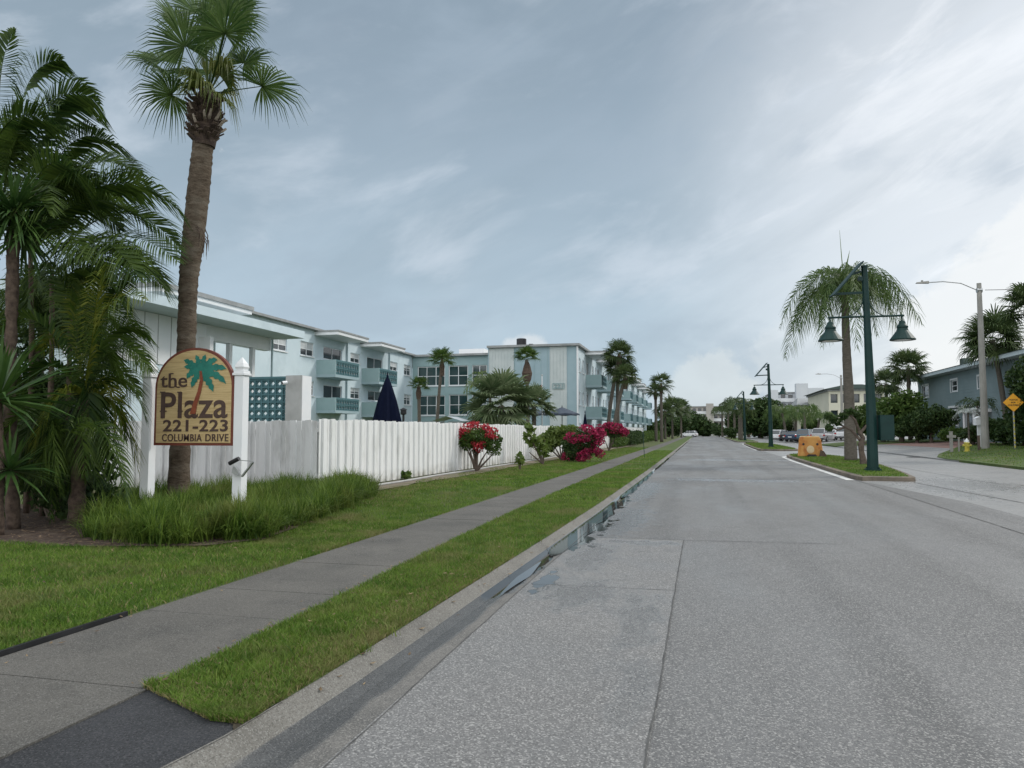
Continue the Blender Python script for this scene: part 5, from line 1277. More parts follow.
# ------------------------------------------------------------------ courtyard things behind the fence
def umbrella_closed(px, ytop, ybase, Y, rad, label, m='navy'):
    t = onY(px, ytop, Y); r0 = empty('closed_umbrella', (t.x, Y, .15), label, 'umbrella'); zb_ = onY(px, ybase, Y).z; n = 16; P = MB(); rng = random.Random(int(px)); prev = None
    for k in range(9):
        tt = k / 8; z = t.z - .12 - (t.z - .12 - zb_) * tt; rr = rad * (.08 + .92 * tt ** .75); ring = []
        for j in range(n): a = 2 * math.pi * j / n; f = rr * (1 + (.16 if j % 2 else -.12) * min(1, tt * 2)); ring.append(P.vert((t.x + f * math.cos(a), Y + f * math.sin(a), z)))
        if prev:
            for j in range(n): P.f.append((prev[j], prev[(j + 1) % n], ring[(j + 1) % n], ring[j])); P.m.append(0)
        prev = ring
    P.build('canopy', M[m], r0); b = MB(); b.tube([(t.x, Y, .15), (t.x, Y, t.z)], .03, 8); b.build('pole', M['black'], r0)
    b = MB(); b.lathe((t.x, Y, t.z - .14), [(.05, 0), (.035, .1), (.01, .2)], 8); b.build('finial', M[m], r0)
    b = MB(); b.lathe((t.x, Y, .15), [(.3, 0), (.3, .06), (.05, .12)], 12); b.build('base', M['black'], r0)
umbrella_closed(387.5, 374, 424, 24.2, .46, 'closed navy patio umbrella standing behind the white fence')
umbrella_closed(585, 411, 428, 57, .17, 'small closed black umbrella beside the striped block')
def umbrella_open(px, ya, yr, Y, rad, label, m):
    t = onY(px, ya, Y); zr = onY(px, yr, Y).z; r0 = empty('patio_umbrella', (t.x, Y, .15), label, 'umbrella', 'open patio umbrellas'); b = MB(); n = 8
    for k in range(n):
        a, c = 2 * math.pi * k / n, 2 * math.pi * (k + 1) / n; am = (a + c) / 2
        A1 = Vector((t.x + rad * math.cos(a), Y + rad * math.sin(a), zr)); B1 = Vector((t.x + rad * math.cos(c), Y + rad * math.sin(c), zr)); T_ = Vector((t.x, Y, t.z))
        Mi = Vector((t.x + rad * .9 * math.cos(am), Y + rad * .9 * math.sin(am), zr + .04)); b.face([T_, A1, Mi]); b.face([T_, Mi, B1]); b.face([A1, A1 - UP * .12, Mi - UP * .12, Mi]); b.face([Mi, Mi - UP * .12, B1 - UP * .12, B1])
    b.build('canopy', M[m], r0); b = MB(); b.tube([(t.x, Y, .15), (t.x, Y, t.z + .1)], .03, 8); b.build('pole', M['black'], r0)
    b = MB(); b.lathe((t.x, Y, .15), [(.28, 0), (.28, .06), (.05, .12)], 12); b.build('base', M['black'], r0)
umbrella_open(562, 407, 414, 53, 1.3, 'open slate blue patio umbrella, right one, in front of the striped wall', 'slate_canvas')
umbrella_open(533, 407.5, 414, 55, 1.35, 'open slate blue patio umbrella, left one, partly behind the slim palm trunk', 'slate_canvas')
p = onY(452, 416.5, 42); rt = empty('shade_tent', (p.x, 42, .15), 'small pale shade tent roof just above the fence by the courtyard', 'tent')
b = MB(); zz = onY(452, 421, 42).z
for sx in (-1, 1): b.face([(p.x, 41, p.z), (p.x, 43, p.z), (p.x + sx * .9, 43, zz), (p.x + sx * .9, 41, zz)])
b.build('roof', M['tent'], rt); b = MB()
for sx in (-.85, .85):
    for y in (41.1, 42.9): b.tube([(p.x + sx, y, .15), (p.x + sx, y, zz)], .025, 6)
b.build('frame', M['metal'], rt)
p = onY(542, 376, 47); rfl = empty('flagpole', (p.x, 47, .15), 'slim white flagpole with striped flag hanging limp in the courtyard', 'flagpole')
b = MB(); b.tube([(p.x, 47, .15), (p.x, 47, p.z)], [.045, .03], 8); b.build('pole', M['trim'], rfl)
b = MB(); b.lathe((p.x, 47, p.z), [(.02, 0), (.05, .04), (.05, .07), (.01, .11)], 8); b.build('finial', M['metal'], rfl)
zt_ = onY(542, 384.5, 47).z; fm = MB(); rng = random.Random(3)
for k in range(9):
    fm.mi = k % 2; xa = -.03 - k * .04; 
    for j in range(5):
        z0_ = zt_ - j * .16 - k * .03; fm.face([(p.x + xa, 47 + .05 * math.sin(k * 1.7), z0_), (p.x + xa - .04, 47 + .05 * math.sin(k * 1.7 + 1.7), z0_ - .03), (p.x + xa - .04, 47 + .05 * math.sin(k * 1.7 + 1.7), z0_ - .19), (p.x + xa, 47 + .05 * math.sin(k * 1.7), z0_ - .16)])
fm.build('flag', [M['flag_red'], M['flag_white']], rfl)
p = onY(403.5, 409, 30); rl_ = empty('garden_lamp', (p.x, 30, .15), 'short black garden lamp behind the fence beside the closed navy umbrella', 'lamp')
b = MB(); b.tube([(p.x, 30, .15), (p.x, 30, p.z - .25)], .05, 8); b.build('post', M['black'], rl_)
b = MB(); b.lathe((p.x, 30, p.z - .25), [(.08, 0), (.13, .04), (.13, .2), (.17, .22), (.03, .3)], 12); b.build('lantern', M['black'], rl_)

# courtyard palms
def atp(px, py, Y, z=.15): p = onY(px, py, Y); return Vector((p.x, Y, z)), p.z - z
l, h = atp(436, 362, 49); fan_palm(tuple(l), h, 1.15, 'slender courtyard palm in front of the glazed wing, taller of two', 21, 'courtyard palms', nl=22, nseg=14, lean=(.45, 0), tr=.12, low=-.3, leaf='bush')
l, h = atp(420, 388, 49); fan_palm(tuple(l), h, .9, 'short courtyard palm left of the taller slender one', 22, 'courtyard palms', nl=18, nseg=12, lean=(-.1, 0), tr=.13, low=-.2, leaf='bush')
l, h = atp(528, 360, 51); fan_palm(tuple(l), h, 1.05, 'slim palm with swollen brown neck before the striped end wall', 23, 'courtyard palms', nl=20, nseg=14, lean=(-.1, 0), tr=.14, low=-.1, leaf='bush', bulb=False)
pr = [o for o in C.objects if o.parent is None and o.get('label', '').startswith('slim palm with swollen')][0]
b = MB(); c = onY(527, 372, 51); b.lathe((c.x, 51, c.z - .9), [(.12, 0), (.3, .35), (.38, .8), (.25, 1.3), (.14, 1.6)], 10); b.build('boot_collar', M['boot'], pr)
l, h = atp(501, 401, 44); fan_palm(tuple(l), h - .3, 2.5, 'broad shaggy grey green fan palm rising behind the crimson flowering bush', 24, None, nl=34, nseg=20, tr=.2, low=-.7, leaf='shag', bulb=False, droop=.25, lwf=.6)
l, h = atp(534, 402, 46); fan_palm(tuple(l), h - .3, 1.55, 'smaller shaggy fan palm just left of the flagpole', 25, None, nl=20, nseg=16, tr=.15, low=-.5, leaf='shag', bulb=False, droop=.25, lwf=.6)
l, h = atp(490, 372, 50); feather_palm(tuple(l), h - .9, 2.4, 'yellow green feather palm behind the shaggy fan palm', 26, None, nf=16, n=20, tr=.12, leaf='bush_light', ll=.5, lw=.06, name='feather_palm')

# street palms by the striped block: three leaning trunks
for i, (bx, tx, ty, Y, rr, lb) in enumerate([(606, 619, 356, 69, 1.75, 'leftmost of three leaning street palms beside the balconies'), (611, 625, 378, 67, 1.5, 'middle of three leaning street palms, with the lower crown'),
                                             (616, 617.5, 371, 70, 1.5, 'rightmost trunk of three street palms by the balconies')]):
    b0 = onY(bx if i != 2 else 618, 440, Y); t0 = onY(tx, ty, Y)
    fan_palm((b0.x, Y, .15), t0.z - .15, rr, lb, 30 + i, 'three street palms', nl=30, nseg=14, lean=(t0.x - b0.x, 0), tr=.17, low=-.55)
for (px, py, Y, rr, lb, sd) in [(661, 385, 104, 1.9, 'tall palm on the lawn where the sidewalk narrows', 40), (655.5, 392, 110, 1.6, 'palm standing just left of the tall lawn palm', 41), (672, 408, 150, 3.0, 'far palm behind the hedge near the end of the sidewalk', 42),
                                (681, 409, 175, 3.0, 'far palm farthest up the left side of the street', 43), (665, 412, 140, 2.4, 'lower far palm left of the street end', 44)]:
    t0 = onY(px, py, Y); r0 = fan_palm((t0.x, Y, .15), t0.z - .15, rr, lb, sd, 'palms far up the left side', nl=26, nseg=12, tr=.2, low=-.7)

def clusters(bounds, k, r0, r1, seed):
    rr = random.Random(seed); out = []
    for c_, r_ in bounds:
        for _ in range(k):
            d = Vector((rr.gauss(0, 1), rr.gauss(0, 1), rr.gauss(.3, 1))).normalized(); q = rr.uniform(r0, r1)
            out.append(((c_[0] + d.x * r_[0] * .92, c_[1] + d.y * r_[1] * .92, c_[2] + d.z * r_[2] * .92), (q * 1.3, q, q * .8)))
    return out
# flowering bushes along the fence
def gz(px, py, z=.16): return onZ(px, py, z)
c = gz(474, 471); c.x += .1
def el(px, py, rx, ry, rz, dy=0): q_ = onY(px, py, c.y + dy); return (tuple(q_), (rx, ry, rz))
rng = random.Random(2)
shrub(tuple(c), [el(478, 438, .62, .5, .42), el(492, 444, .45, .45, .42), el(466, 440, .36, .4, .38)], 4200, .05, 'bougainvillea with coral red flowers and bare stems, nearest along the fence', 61, 'bush', 'bougainvillea', None,
      (clusters([el(474, 429, .5, .42, .2), el(489, 433, .42, .4, .22), el(463, 436, .24, .3, .22), el(481, 445, .25, .45, .16)], 13, .07, .18, 3), 2600, .042, 'coral'),
      stems=[tuple(onY(x, y, c.y)) for x, y in ((462, 440), (468, 445), (478, 446), (488, 450), (495, 452), (472, 440))])
q_ = c + Vector((-.15, .25, 0)); b = MB(); rr0 = empty('bamboo_stake', tuple(q_), 'dark bare shrub stems standing against the fence left of the coral bougainvillea', 'dead shrub')
for i in range(7): e = Vector((q_.x + rng.uniform(-.25, .2), q_.y + rng.uniform(-.1, .1), rng.uniform(.9, 1.75))); b.tube([q_, q_.lerp(e, .5) + Vector((rng.uniform(-.06, .06), 0, 0)), e], [.03, .022, .008], 5)
b.build('stem', M['wood'], rr0); foliage('foliage', [((q_.x - .05, q_.y, 1.2), (.2, .15, .6))], 260, .045, 5, M['bush_dark'], rr0); rr0.name = 'dead_shrub'
c = gz(578, 461)
shrub(tuple(c), [el(583, 444, .85, .7, .75), el(572, 450, .6, .6, .55)], 5200, .065, 'large bougainvillea covered in deep crimson flowers at mid fence', 62, 'bush_dark', 'bougainvillea', None,
      (clusters([el(588, 435, .75, .7, .45), el(596, 440, .45, .5, .5), el(583, 454, .95, .75, .32), el(575, 442, .5, .5, .4)], 15, .10, .30, 4), 5200, .05, 'crimson'),
      stems=[tuple(onY(x, y, c.y)) for x, y in ((570, 445), (578, 442), (588, 446), (592, 440), (566, 450))])
c = gz(562, 460)
shrub(tuple(c), [el(556, 436, .85, .6, .5), el(568, 432, .6, .6, .4), el(549, 442, .4, .5, .5)], 3800, .10, 'leafy light green frangipani bush left of the large crimson bougainvillea', 63, 'bush_light', 'frangipani', None,
      stems=[tuple(onY(x, y, c.y)) for x, y in ((550, 440), (558, 436), (566, 434), (545, 446), (572, 432))])
c = gz(609, 451)
shrub(tuple(c), [el(611, 431, .95, .8, .5)], 3000, .07, 'bougainvillea with bare forked stem and crimson top, farthest along the fence', 64, 'bush_dark', 'bougainvillea', None,
      (clusters([el(609, 430, 1.0, .85, .42), el(617, 431, .7, .6, .38)], 22, .12, .36, 5), 4600, .06, 'crimson'),
      stems=[tuple(onY(x, y, c.y)) for x, y in ((603, 436), (610, 432), (616, 434), (620, 430))])
c = gz(543, 464)
shrub(tuple(c), [el(530, 437, .3, .3, .45), el(540, 445, .3, .3, .42), el(545, 452, .2, .2, .3), el(529, 428, .2, .2, .2)], 420, .13, 'thin young frangipani with pale leaf clusters against the white fence', 65, 'bush_light', 'frangipani', None,
      stems=[tuple(onY(x, y, c.y)) for x, y in ((529, 436), (538, 444), (545, 440), (529, 452))], shell=.3)
c = gz(520, 469)
shrub(tuple(c), [el(520, 460, .18, .18, .28)], 90, .11, 'knee high sapling left of the thin young frangipani', 66, 'bush_light', 'sapling', None, stems=[tuple(onY(521, 456, c.y)), tuple(onY(518, 460, c.y))], shell=.3)
for i, (px, py, lb) in enumerate([(432, 474, 'small seedling at the fence foot, left of the coral bougainvillea'), (445, 472, 'tiny seedling right beside the coral bougainvillea stems'), (405, 480, 'low leafy seedling nearest the end of the border grass')]):
    c = gz(px, py); shrub(tuple(c), [el(px, py - 5, .16, .14, .14)], 60, .09, lb, 70 + i, 'bush', 'seedling', 'seedlings at the foot of the fence', stems=[(c.x + .03, c.y, .4)], shell=.3)
# hedges
def hedge(x0, y0, x1, y1, h, wd, label, seed, m, n):
    r0 = empty('hedge', ((x0 + x1) / 2, (y0 + y1) / 2, .15), label, 'hedge'); ell = []; k = max(2, int(math.hypot(x1 - x0, y1 - y0) / 1.6))
    for i in range(k): t = (i + .5) / k; ell.append(((x0 + (x1 - x0) * t, y0 + (y1 - y0) * t, .15 + h * .5), (wd, 1.2, h * .55)))
    foliage('foliage', ell, n, .09, seed, M[m], r0, .35)
    b = MB()
    for i in range(k): t = (i + .5) / k; x, y = x0 + (x1 - x0) * t, y0 + (y1 - y0) * t; b.tube([(x, y, .1), (x, y, h * .7)], .05, 5)
    b.build('stem', M['wood'], r0)
hedge(-7.3, 66, -7.4, 74, 1.1, .6, 'loose olive green shrubs between crimson bougainvillea and dark hedge', 80, 'bush', 2600)
hedge(-7.2, 75, -7.2, 92, 1.5, .8, 'clipped dark green hedge starting where the white fence ends', 81, 'bush_dark', 8000)
hedge(-7.2, 92.5, -7.4, 160, 1.5, .8, 'long lighter green hedge continuing to the end of the street', 82, 'bush', 14000)
p = onZ(644.5, 458, .1); rsp = empty('marker_post', tuple(p), 'thin leaning green marker post on the grass strip by the kerb', 'post')
b = MB(); b.bar(p, (p.x - .08, p.y, 1.75), .06, .03); b.build('stake', M['green_pole'], rsp)
b = MB(); b.box(p.x - .08 - .04, p.y - .025, 1.6, p.x - .08 + .04, p.y - .018, 1.72); b.build('tag', M['trim'], rsp)

# ------------------------------------------------------------------ green twin bell lamp posts
def lamp_post(loc, label, cabinet=False, rz=0.0):
    r0 = empty('street_lamp', loc, label, 'street lamp', 'green twin bell street lamps along the islands', rz); K = dict(world=False)
    b = MB(); b.tube([(0, 0, .0), (0, 0, 2.2), (-.05, 0, 5.9), (-.09, 0, 7.75)], [.215, .185, .13, .115], 8); b.build('pole', M['green_pole'], r0, **K)
    b = MB(); b.prism([(.3 * math.cos(i * math.pi / 4 + .39), .3 * math.sin(i * math.pi / 4 + .39)) for i in range(8)], 0, .09)
    for i in range(4): a = i * math.pi / 2 + .78; b.tube([(.24 * math.cos(a), .24 * math.sin(a), .091), (.24 * math.cos(a), .24 * math.sin(a), .15)], .028, 6)
    b.build('base_plate', M['green_pole'], r0, **K)
    b = MB(); b.lathe((-.09, 0, 7.751), [(.13, 0), (.13, .05), (.02, .1)], 8); b.build('cap', M['green_pole'], r0, **K)
    for s in (-1, 1):
        L_ = 1.42 if s < 0 else 1.34
        b = MB(); b.tube([(-.05 + s * .12, 0, 5.85), (-.05 + s * L_, 0, 5.85 + (.02 if s > 0 else -.02))], .04, 8)
        pts = [(-.07 + s * (.12 + .62 * (math.sin(t * math.pi / 2)) ** 1), 0, 6.55 - .68 * (1 - math.cos(t * math.pi / 2)) if False else 6.55 - .68 * t ** .8) for t in [k / 8 for k in range(9)]]
        pts = [(-.07 + s * (.1 + .72 * (1 - math.cos(t * math.pi / 2))), 0, 6.6 - .74 * math.sin(t * math.pi / 2)) for t in [k / 10 for k in range(11)]]
        b.tube(pts, .02, 6); ar = b.build('arm', M['green_pole'], r0, **K)
        x = -.05 + s * (L_ - .07); b = MB(); b.tube([(x, 0, 5.84), (x, 0, 5.62)], .03, 8)
        b.lathe((x, 0, 4.93), [(.45, 0), (.455, .03), (.30, .24), (.21, .36), (.18, .46), (.20, .47), (.20, .53), (.13, .62), (.10, .72), (.05, .75)][:], 20); sh = b.build('bell_shade', M['green_pole'], r0, smooth=False, **K)
        b = MB(); b.lathe((x, 0, 4.90), [(.08, 0), (.2, .02), (.3, .027)], 16); b.build('lens', M['lamp_clear'], sh, **K)
    b = MB(); b.hexa([(-1.32, -.32, 6.68), (-1.29, -.32, 6.64), (-.20, -.32, 7.90), (-.23, -.32, 7.94), (-1.32, .32, 6.68), (-1.29, .32, 6.64), (-.20, .32, 7.90), (-.23, .32, 7.94)]); b.build('solar_panel', M['green_pole'], r0, **K)
    b = MB(); b.bar((-.1, 0, 6.78), (-1.2, 0, 6.74), .07, .09); b.bar((-.1, 0, 7.62), (-.55, 0, 7.5), .06, .08); b.bar((-.1, 0, 7.3), (-.32, 0, 7.32), .14, .16); b.build('panel_bracket', M['green_pole'], r0, **K)
    if cabinet:
        b = MB(); b.box(.21, -.3, 1.15, .70, .3, 2.1); b.build('cabinet', M['green_pole'], r0, **K)
        b = MB(); b.box(.25, -.306, 1.2, .66, -.301, 2.05); b.build('cabinet_door', M['green_pole'], r0, **K)
    return r0
P1_ = onZ(873, 471, .15)
lamp_post((P1_.x, P1_.y, .148), 'nearest green street lamp with twin bell shades and side cabinet', True, R(8))
proto = lamp_post((0, 0, 0), 'second green street lamp with twin bells, beyond the orange block', rz=R(8)); q_ = onZ(771, 447, .15); proto.location = (q_.x, q_.y, .148)
q2 = onY(745, 440, 124); copy_tree(proto, (q2.x, 124, .148), 'third green street lamp, small in the distance before the trees')
q3 = onY(733, 436, 200); copy_tree(proto, (q3.x, 200, .148), 'farthest green street lamp near the end of the street')

# ------------------------------------------------------------------ orange block, median palm and small tree
q_ = onZ(810.5, 456.5, .15); ro = empty('orange_barrier', (q_.x, q_.y, .15), 'squat weathered orange block with round tan disc on the near island', 'barrier', rz=R(-6)); ro.scale = (.9, .9, .96); K = dict(world=False)
b = MB()
prof = [(-.78, 0), (.78, 0), (.66, 1.02), (.56, 1.2), (-.60, 1.2), (-.68, 1.06)]
b.prismY(prof, -.35, .55); b.build('body', M['orange'], ro, bevel=.04, **K)
b = MB(); b.prismY([(-.60, 1.203), (.56, 1.203), (.54, 1.26), (-.58, 1.26)], -.3, .5); b.build('top_slab', M['tan'], ro, **K)
for x in (-.42, .42): b = MB(); b.tube([(x, -.352, .76), (x, -.37, .76)], .075, 12); b.build('lifting_hole', M['black'], ro, **K)
for x in (-.5, .47): b = MB(); b.prismY([(x - .13, .02), (x + .13, .02), (x + .09, .62), (x - .09, .62)], -.42, -.353); b.build('rib', M['orange'], ro, **K)
b = MB(); b.tube([(.0, -.352, .44), (.0, -.385, .44)], .235, 24); b.build('disc', M['tan'], ro, **K)
b = MB(); b.prismY([(.5, 0), (1.0, 0), (.8, .34), (.6, .42)], -.62, -.44); b.build('wedge', M['boot'], ro, **K)
b = MB(); b.box(-.28, -.9, 0, .24, -.62, .1); b.box(-.22, -.86, .1, .18, -.66, .15); tag(b.build('black_drain_box', M['black']), 'low black box lying on the grass in front of the orange block', 'box').location = (q_.x, q_.y, .15)
rng = random.Random(77)
pb = onZ(851, 460.5, .15); Yq = pb.y; rq = empty('queen_palm', tuple(pb), 'big drooping queen palm on the near island behind the tall lamp post', 'palm tree')
tp = onY(844.5, 287, Yq); trunk([pb, onY(849, 400, Yq), onY(846.5, 350, Yq), tp], [.32, .25, .21, .15], rng, rq, M['bark_grey'], n=14, sub=12, rough=.03, rings=.04)
V, Fc = [], []
for i in range(27):
    az = i * 2.4 + rng.uniform(-.2, .2); el_ = -.05 + 1.5 * ((i + .5) / 27) + rng.uniform(-.18, .18); hh = Vector((math.cos(az), math.sin(az), 0)); L_ = 3.0 * rng.uniform(.78, 1.18)
    p0 = tp; p1 = tp + (hh * math.cos(el_) + UP * math.sin(el_)) * L_ * .42; p2 = p1 + (hh * .85 + UP * .12 * math.sin(el_)) * L_ * .42; p3 = p2 + (hh * .30 - UP * (1.0 - .25 * math.sin(el_))) * L_ * 1.05
    feather(V, Fc, p0, p1, p2, p3, rng, 66, .92, .05, .10, .05, 1.7, .022, .7, .25)
strips(V, Fc, [tp, tp + Vector((-.1, 0, 1.6)), tp + Vector((-.16, 0, 3.0))], [.06, .04, .01], XP); strips(V, Fc, [tp, tp + Vector((.1, 0, 1.0)), tp + Vector((.3, 0, 1.9))], [.08, .1, .01], XP)
vmesh('crown', V, Fc, M['queen'], rq)
b = MB(); b.tube([tp + Vector((.02, 0, -.7)), tp + Vector((0, 0, -.1)), tp + Vector((0, 0, .35))], [.2, .25, .12], 10); b.build('boot_collar', M['boot'], rq)
pg = onZ(864, 464.5, .15); Yg = pg.y; rg = empty('small_tree', tuple(pg), 'low gnarled twisting tree between the queen palm and tall lamp post', 'tree')
def gp(x, y, d=0): return onY(x, y, Yg + d)
b = MB(); b.tube([pg, gp(861.5, 452), gp(861, 444), gp(863, 438), gp(859, 431)], [.17, .12, .13, .1, .09], 8)
for pts, r0_ in (([gp(860, 440), gp(852, 431, .3), gp(845, 427, .4), gp(838, 424, .5)], .08), ([gp(859, 431), gp(855, 420, -.3), gp(850, 415, -.4)], .07), ([gp(860, 433), gp(868, 424, .2), gp(873, 418, .4)], .07), ([gp(845, 427, .4), gp(838, 430, .2), gp(833, 428, 0)], .05), ([gp(861, 446), gp(868, 441, .2), gp(872, 434, .3)], .05)):
    b.tube(pts, [r0_ * (1 - .2 * k) for k in range(len(pts))], 6)
b.build('trunk', M['wood'], rg)
foliage('crown', [(tuple(gp(x, y, d)), (rx, .3, rz)) for x, y, d, rx, rz in ((836, 421, .4, .32, .2), (829, 428, .1, .22, .18), (850, 412, -.4, .3, .16), (858, 416, 0, .25, .18), (874, 414, .4, .35, .22), (843, 416, .2, .25, .16), (873, 430, .3, .2, .15), (828, 416, .3, .2, .15))], 1500, .075, 31, M['bush_dark'], rg, .5)

# ------------------------------------------------------------------ right-hand side: light poles, house, sign, hydrant, planting
def cobra(loc, h, arm, label, rz=0.0):
    r0 = empty('street_light', loc, label, 'street light', 'tall concrete street lights', rz); K = dict(world=False)
    b = MB(); b.tube([(0, 0, -.1), (0, 0, h * .5), (0, 0, h)], [.24, .19, .14], 12); b.build('pole', M['pole_concrete'], r0, **K)
    b = MB(); b.tube([(-.12, 0, h - .45), (-arm * .35, 0, h + .05), (-arm * .7, 0, h + .22), (-arm, 0, h + .2)], .035, 8); b.tube([(-.15, 0, h - .47), (.16, 0, h - .47)], .17, 8); b.build('arm', M['metal'], r0, **K)
    b = MB(); b.hexa([(-arm - .75, -.1, h + .17), (-arm + .05, -.15, h + .14), (-arm + .05, .15, h + .14), (-arm - .75, .1, h + .17), (-arm - .7, -.07, h + .24), (-arm + .02, -.1, h + .29), (-arm + .02, .1, h + .29), (-arm - .7, .07, h + .24)]); b.box(-arm - .42, -.05, h + .291, -arm - .3, .05, h + .36); lu = b.build('luminaire', M['pole_concrete'], r0, **K)
    return r0
q_ = onY(985.5, 446, 54); cobra((q_.x, 54, hR(q_.x)), onY(985, 283, 54).z - hR(q_.x), 3.0, 'tall concrete street light pole in front of the blue grey house')
q_ = onY(842.5, 430, 122); cobra((q_.x, 122, hR(q_.x)), onY(842.5, 375, 122).z - hR(q_.x), 2.9, 'more distant concrete street light partly behind the queen palm trunk')
tpz = onY(985, 290, 54); b = MB(); pts = [tpz + Vector((d * .9, -d * .55, -.004 * d * (40 - d) + .02 * d)) for d in range(0, 41, 4)]; b.tube(pts, .02, 5); tag(b.build('power_line', M['wire']), 'thin power line running right from the tall concrete pole', 'power line')
XH = 23.6; XE = 22.5
yl_, yr_ = onX(918.5, 400, XH).y, 34.0
rh = empty('house', (XH, 60, hR(XH)), 'two storey blue grey sided house with white trimmed windows behind the lawn', 'house')
ze = onX(950, 371, XE).z; OH = Vector((XH, yr_, hR(XH) - .1)); HH = ze - OH.z - .02
rects = [(922.5, 385.5, 929, 397.5), (951, 380, 957.5, 391.5), (978, 376, 983, 388), (951.5, 411, 958, 426), (965, 410, 973, 428), (977, 407, 983, 420)]
oh = ops_px(rects, 'X', XH, OH, YP); extra = [(3, 4.0, 4.2, 5.4), (8, 4.0, 9.2, 5.4), (4, 1.0, 5.2, 2.4)]
b = MB(); wall_open(b, OH, YP, -XP, yl_ - yr_, HH, oh + extra)
b.face([(XH, yl_, OH.z), (XH + 14, yl_, OH.z), (XH + 14, yl_, ze), (XH, yl_, ze)]); b.face([(XH, yr_, OH.z), (XH + 14, yr_, OH.z), (XH + 14, yr_, ze), (XH, yr_, ze)]); b.face([(XH + .5, yr_, OH.z), (XH + .5, yl_, OH.z), (XH + .5, yl_, ze), (XH + .5, yr_, ze)])
b.build('wall', M['house'], rh)
b = MB(); z = OH.z + .3
while z < ze - .25:
    ys_ = [0, *sorted([v for o in oh + extra if o[1] < z - OH.z < o[3] for v in (o[0], o[2])]), yl_ - yr_]
    for a, c in zip(ys_[::2], ys_[1::2]): b.box(XH - .022, yr_ + a + .01, z, XH - .003, yr_ + c - .01, z + .02)
    z += .28
b.build('lap_siding', M['house'], rh)
for i, op in enumerate(oh + extra):
    dr = i in (3, 4)
    f = window(rh, OH, YP, -XP, op, 1 if dr else 1, 1 if dr else 2, fw=.1, name='front_door' if dr else 'window', sill=not dr, blind=0)
    a, c, a2, c2 = op; b = MB()
    for s0, s1, t0, t1 in ((a - .16, a - .003, c - .1, c2 + .16), (a2 + .003, a2 + .16, c - .1, c2 + .16), (a - .001, a2 + .001, c2 + .003, c2 + .16)): b.box(XH - .05, yr_ + s0, OH.z + t0, XH - .024, yr_ + s1, OH.z + t1)
    if dr: b.box(XH - .16, yr_ + a - .35, OH.z + c2 + .3, XH - .024, yr_ + a2 + .35, OH.z + c2 + .5)
    b.build('casing', M['trim'], f)
b = MB(); b.box(XE, yr_ - 1, ze, XE + .06, yl_ + 1.3, ze + .32); b.box(XE + .061, yr_ - 1, ze + .002, XH + 14.5, yl_ + 1.3, ze + .28); b.build('eave', M['soffit'], rh)
b = MB(); zr_ = ze + .33; b.hexa([(XE - .1, yr_ - 1.1, zr_), (XH + 15, yr_ - 1.1, zr_), (XH + 15, yl_ + 1.4, zr_), (XE - .1, yl_ + 1.4, zr_), (XE + 4, yr_ + 3, zr_ + 1.0), (XH + 11, yr_ + 3, zr_ + 1.0), (XH + 11, yl_ - 3, zr_ + 1.0), (XE + 4, yl_ - 3, zr_ + 1.0)]); b.build('roof', M['shingle'], rh)
b = MB(); y_ = onX(968, 364, XE + 4).y; b.box(XE + 3.4, y_ - .5, zr_ + .5, XE + 4.4, y_ + .5, zr_ + 1.5); b.build('chimney', M['shingle'], rh)
for px in (964.2, 974.5):
    y_ = onX(px, 420, XH - 1.2).y; b = MB(); b.tube([(XH - 1.2, y_, OH.z), (XH - 1.2, y_, OH.z + 2.6)], .11, 10); b.build('porch_column', M['trim'], rh)
ya_, yb_ = onX(976, 420, XH - 1.2).y, onX(962.5, 420, XH - 1.2).y; b = MB(); b.box(XH - 1.4, ya_, OH.z + 2.603, XH - .025, yb_, OH.z + 2.9); b.build('porch_roof', M['trim'], rh)

q_ = onY(1015, 450, 51); gz_ = hR(q_.x); rdm = empty('warning_sign', (q_.x, 51, gz_), 'yellow diamond warning sign with black lettering on a thin post', 'road sign')
b = MB(); b.bar((q_.x, 51, gz_ - .1), (q_.x, 51, gz_ + 2.6), .06, .06); b.build('post', M['metal'], rdm)
b = MB()
for k in range(8): b.box(q_.x - .034, 50.955, gz_ + .1 + k * .26, q_.x + .034, 50.966, gz_ + .23 + k * .26)
b.build('reflective_band', M['hydrant'], rdm)
cz = onY(1015, 402.5, 51).z; s = .56
b = MB(); b.prismY([(q_.x, cz - s), (q_.x + s, cz), (q_.x, cz + s), (q_.x - s, cz)], 50.93, 50.95); dm = b.build('sign_face', M['yellow'], rdm)
for t, a, zc_, hh in (('WATCH', .22, .16, .10), ('FOR', .12, .0, .10), ('CHILDREN', .30, -.16, .10)): txt(t, q_.x - a, q_.x + a, cz + zc_ - hh / 2, cz + zc_ + hh / 2, 50.925, M['black'], dm, 'lettering', .003, .02)
q_ = onY(967, 447, 52); gz_ = hR(q_.x); rhy = empty('fire_hydrant', (q_.x, 52, gz_), 'yellow fire hydrant with white cap on the right lawn edge', 'fire hydrant')
b = MB(); b.lathe((q_.x, 52, gz_), [(.2, 0), (.2, .05), (.13, .07), (.13, .5), (.17, .52), (.17, .57), (.13, .6)], 16); b.build('barrel', M['hydrant'], rhy)
b = MB(); b.lathe((q_.x, 52, gz_ + .602), [(.14, 0), (.12, .1), (.05, .18), (.035, .24)], 14); b.build('bonnet', M['trim'], rhy)
for d in ((1, 0), (-1, 0), (0, -1)): b = MB(); c_ = Vector((q_.x + d[0] * .12, 52 + d[1] * .12, gz_ + .4)); b.tube([c_, c_ + Vector((d[0] * .12, d[1] * .12, 0))], .07, 10); b.build('outlet', M['hydrant'], rhy)
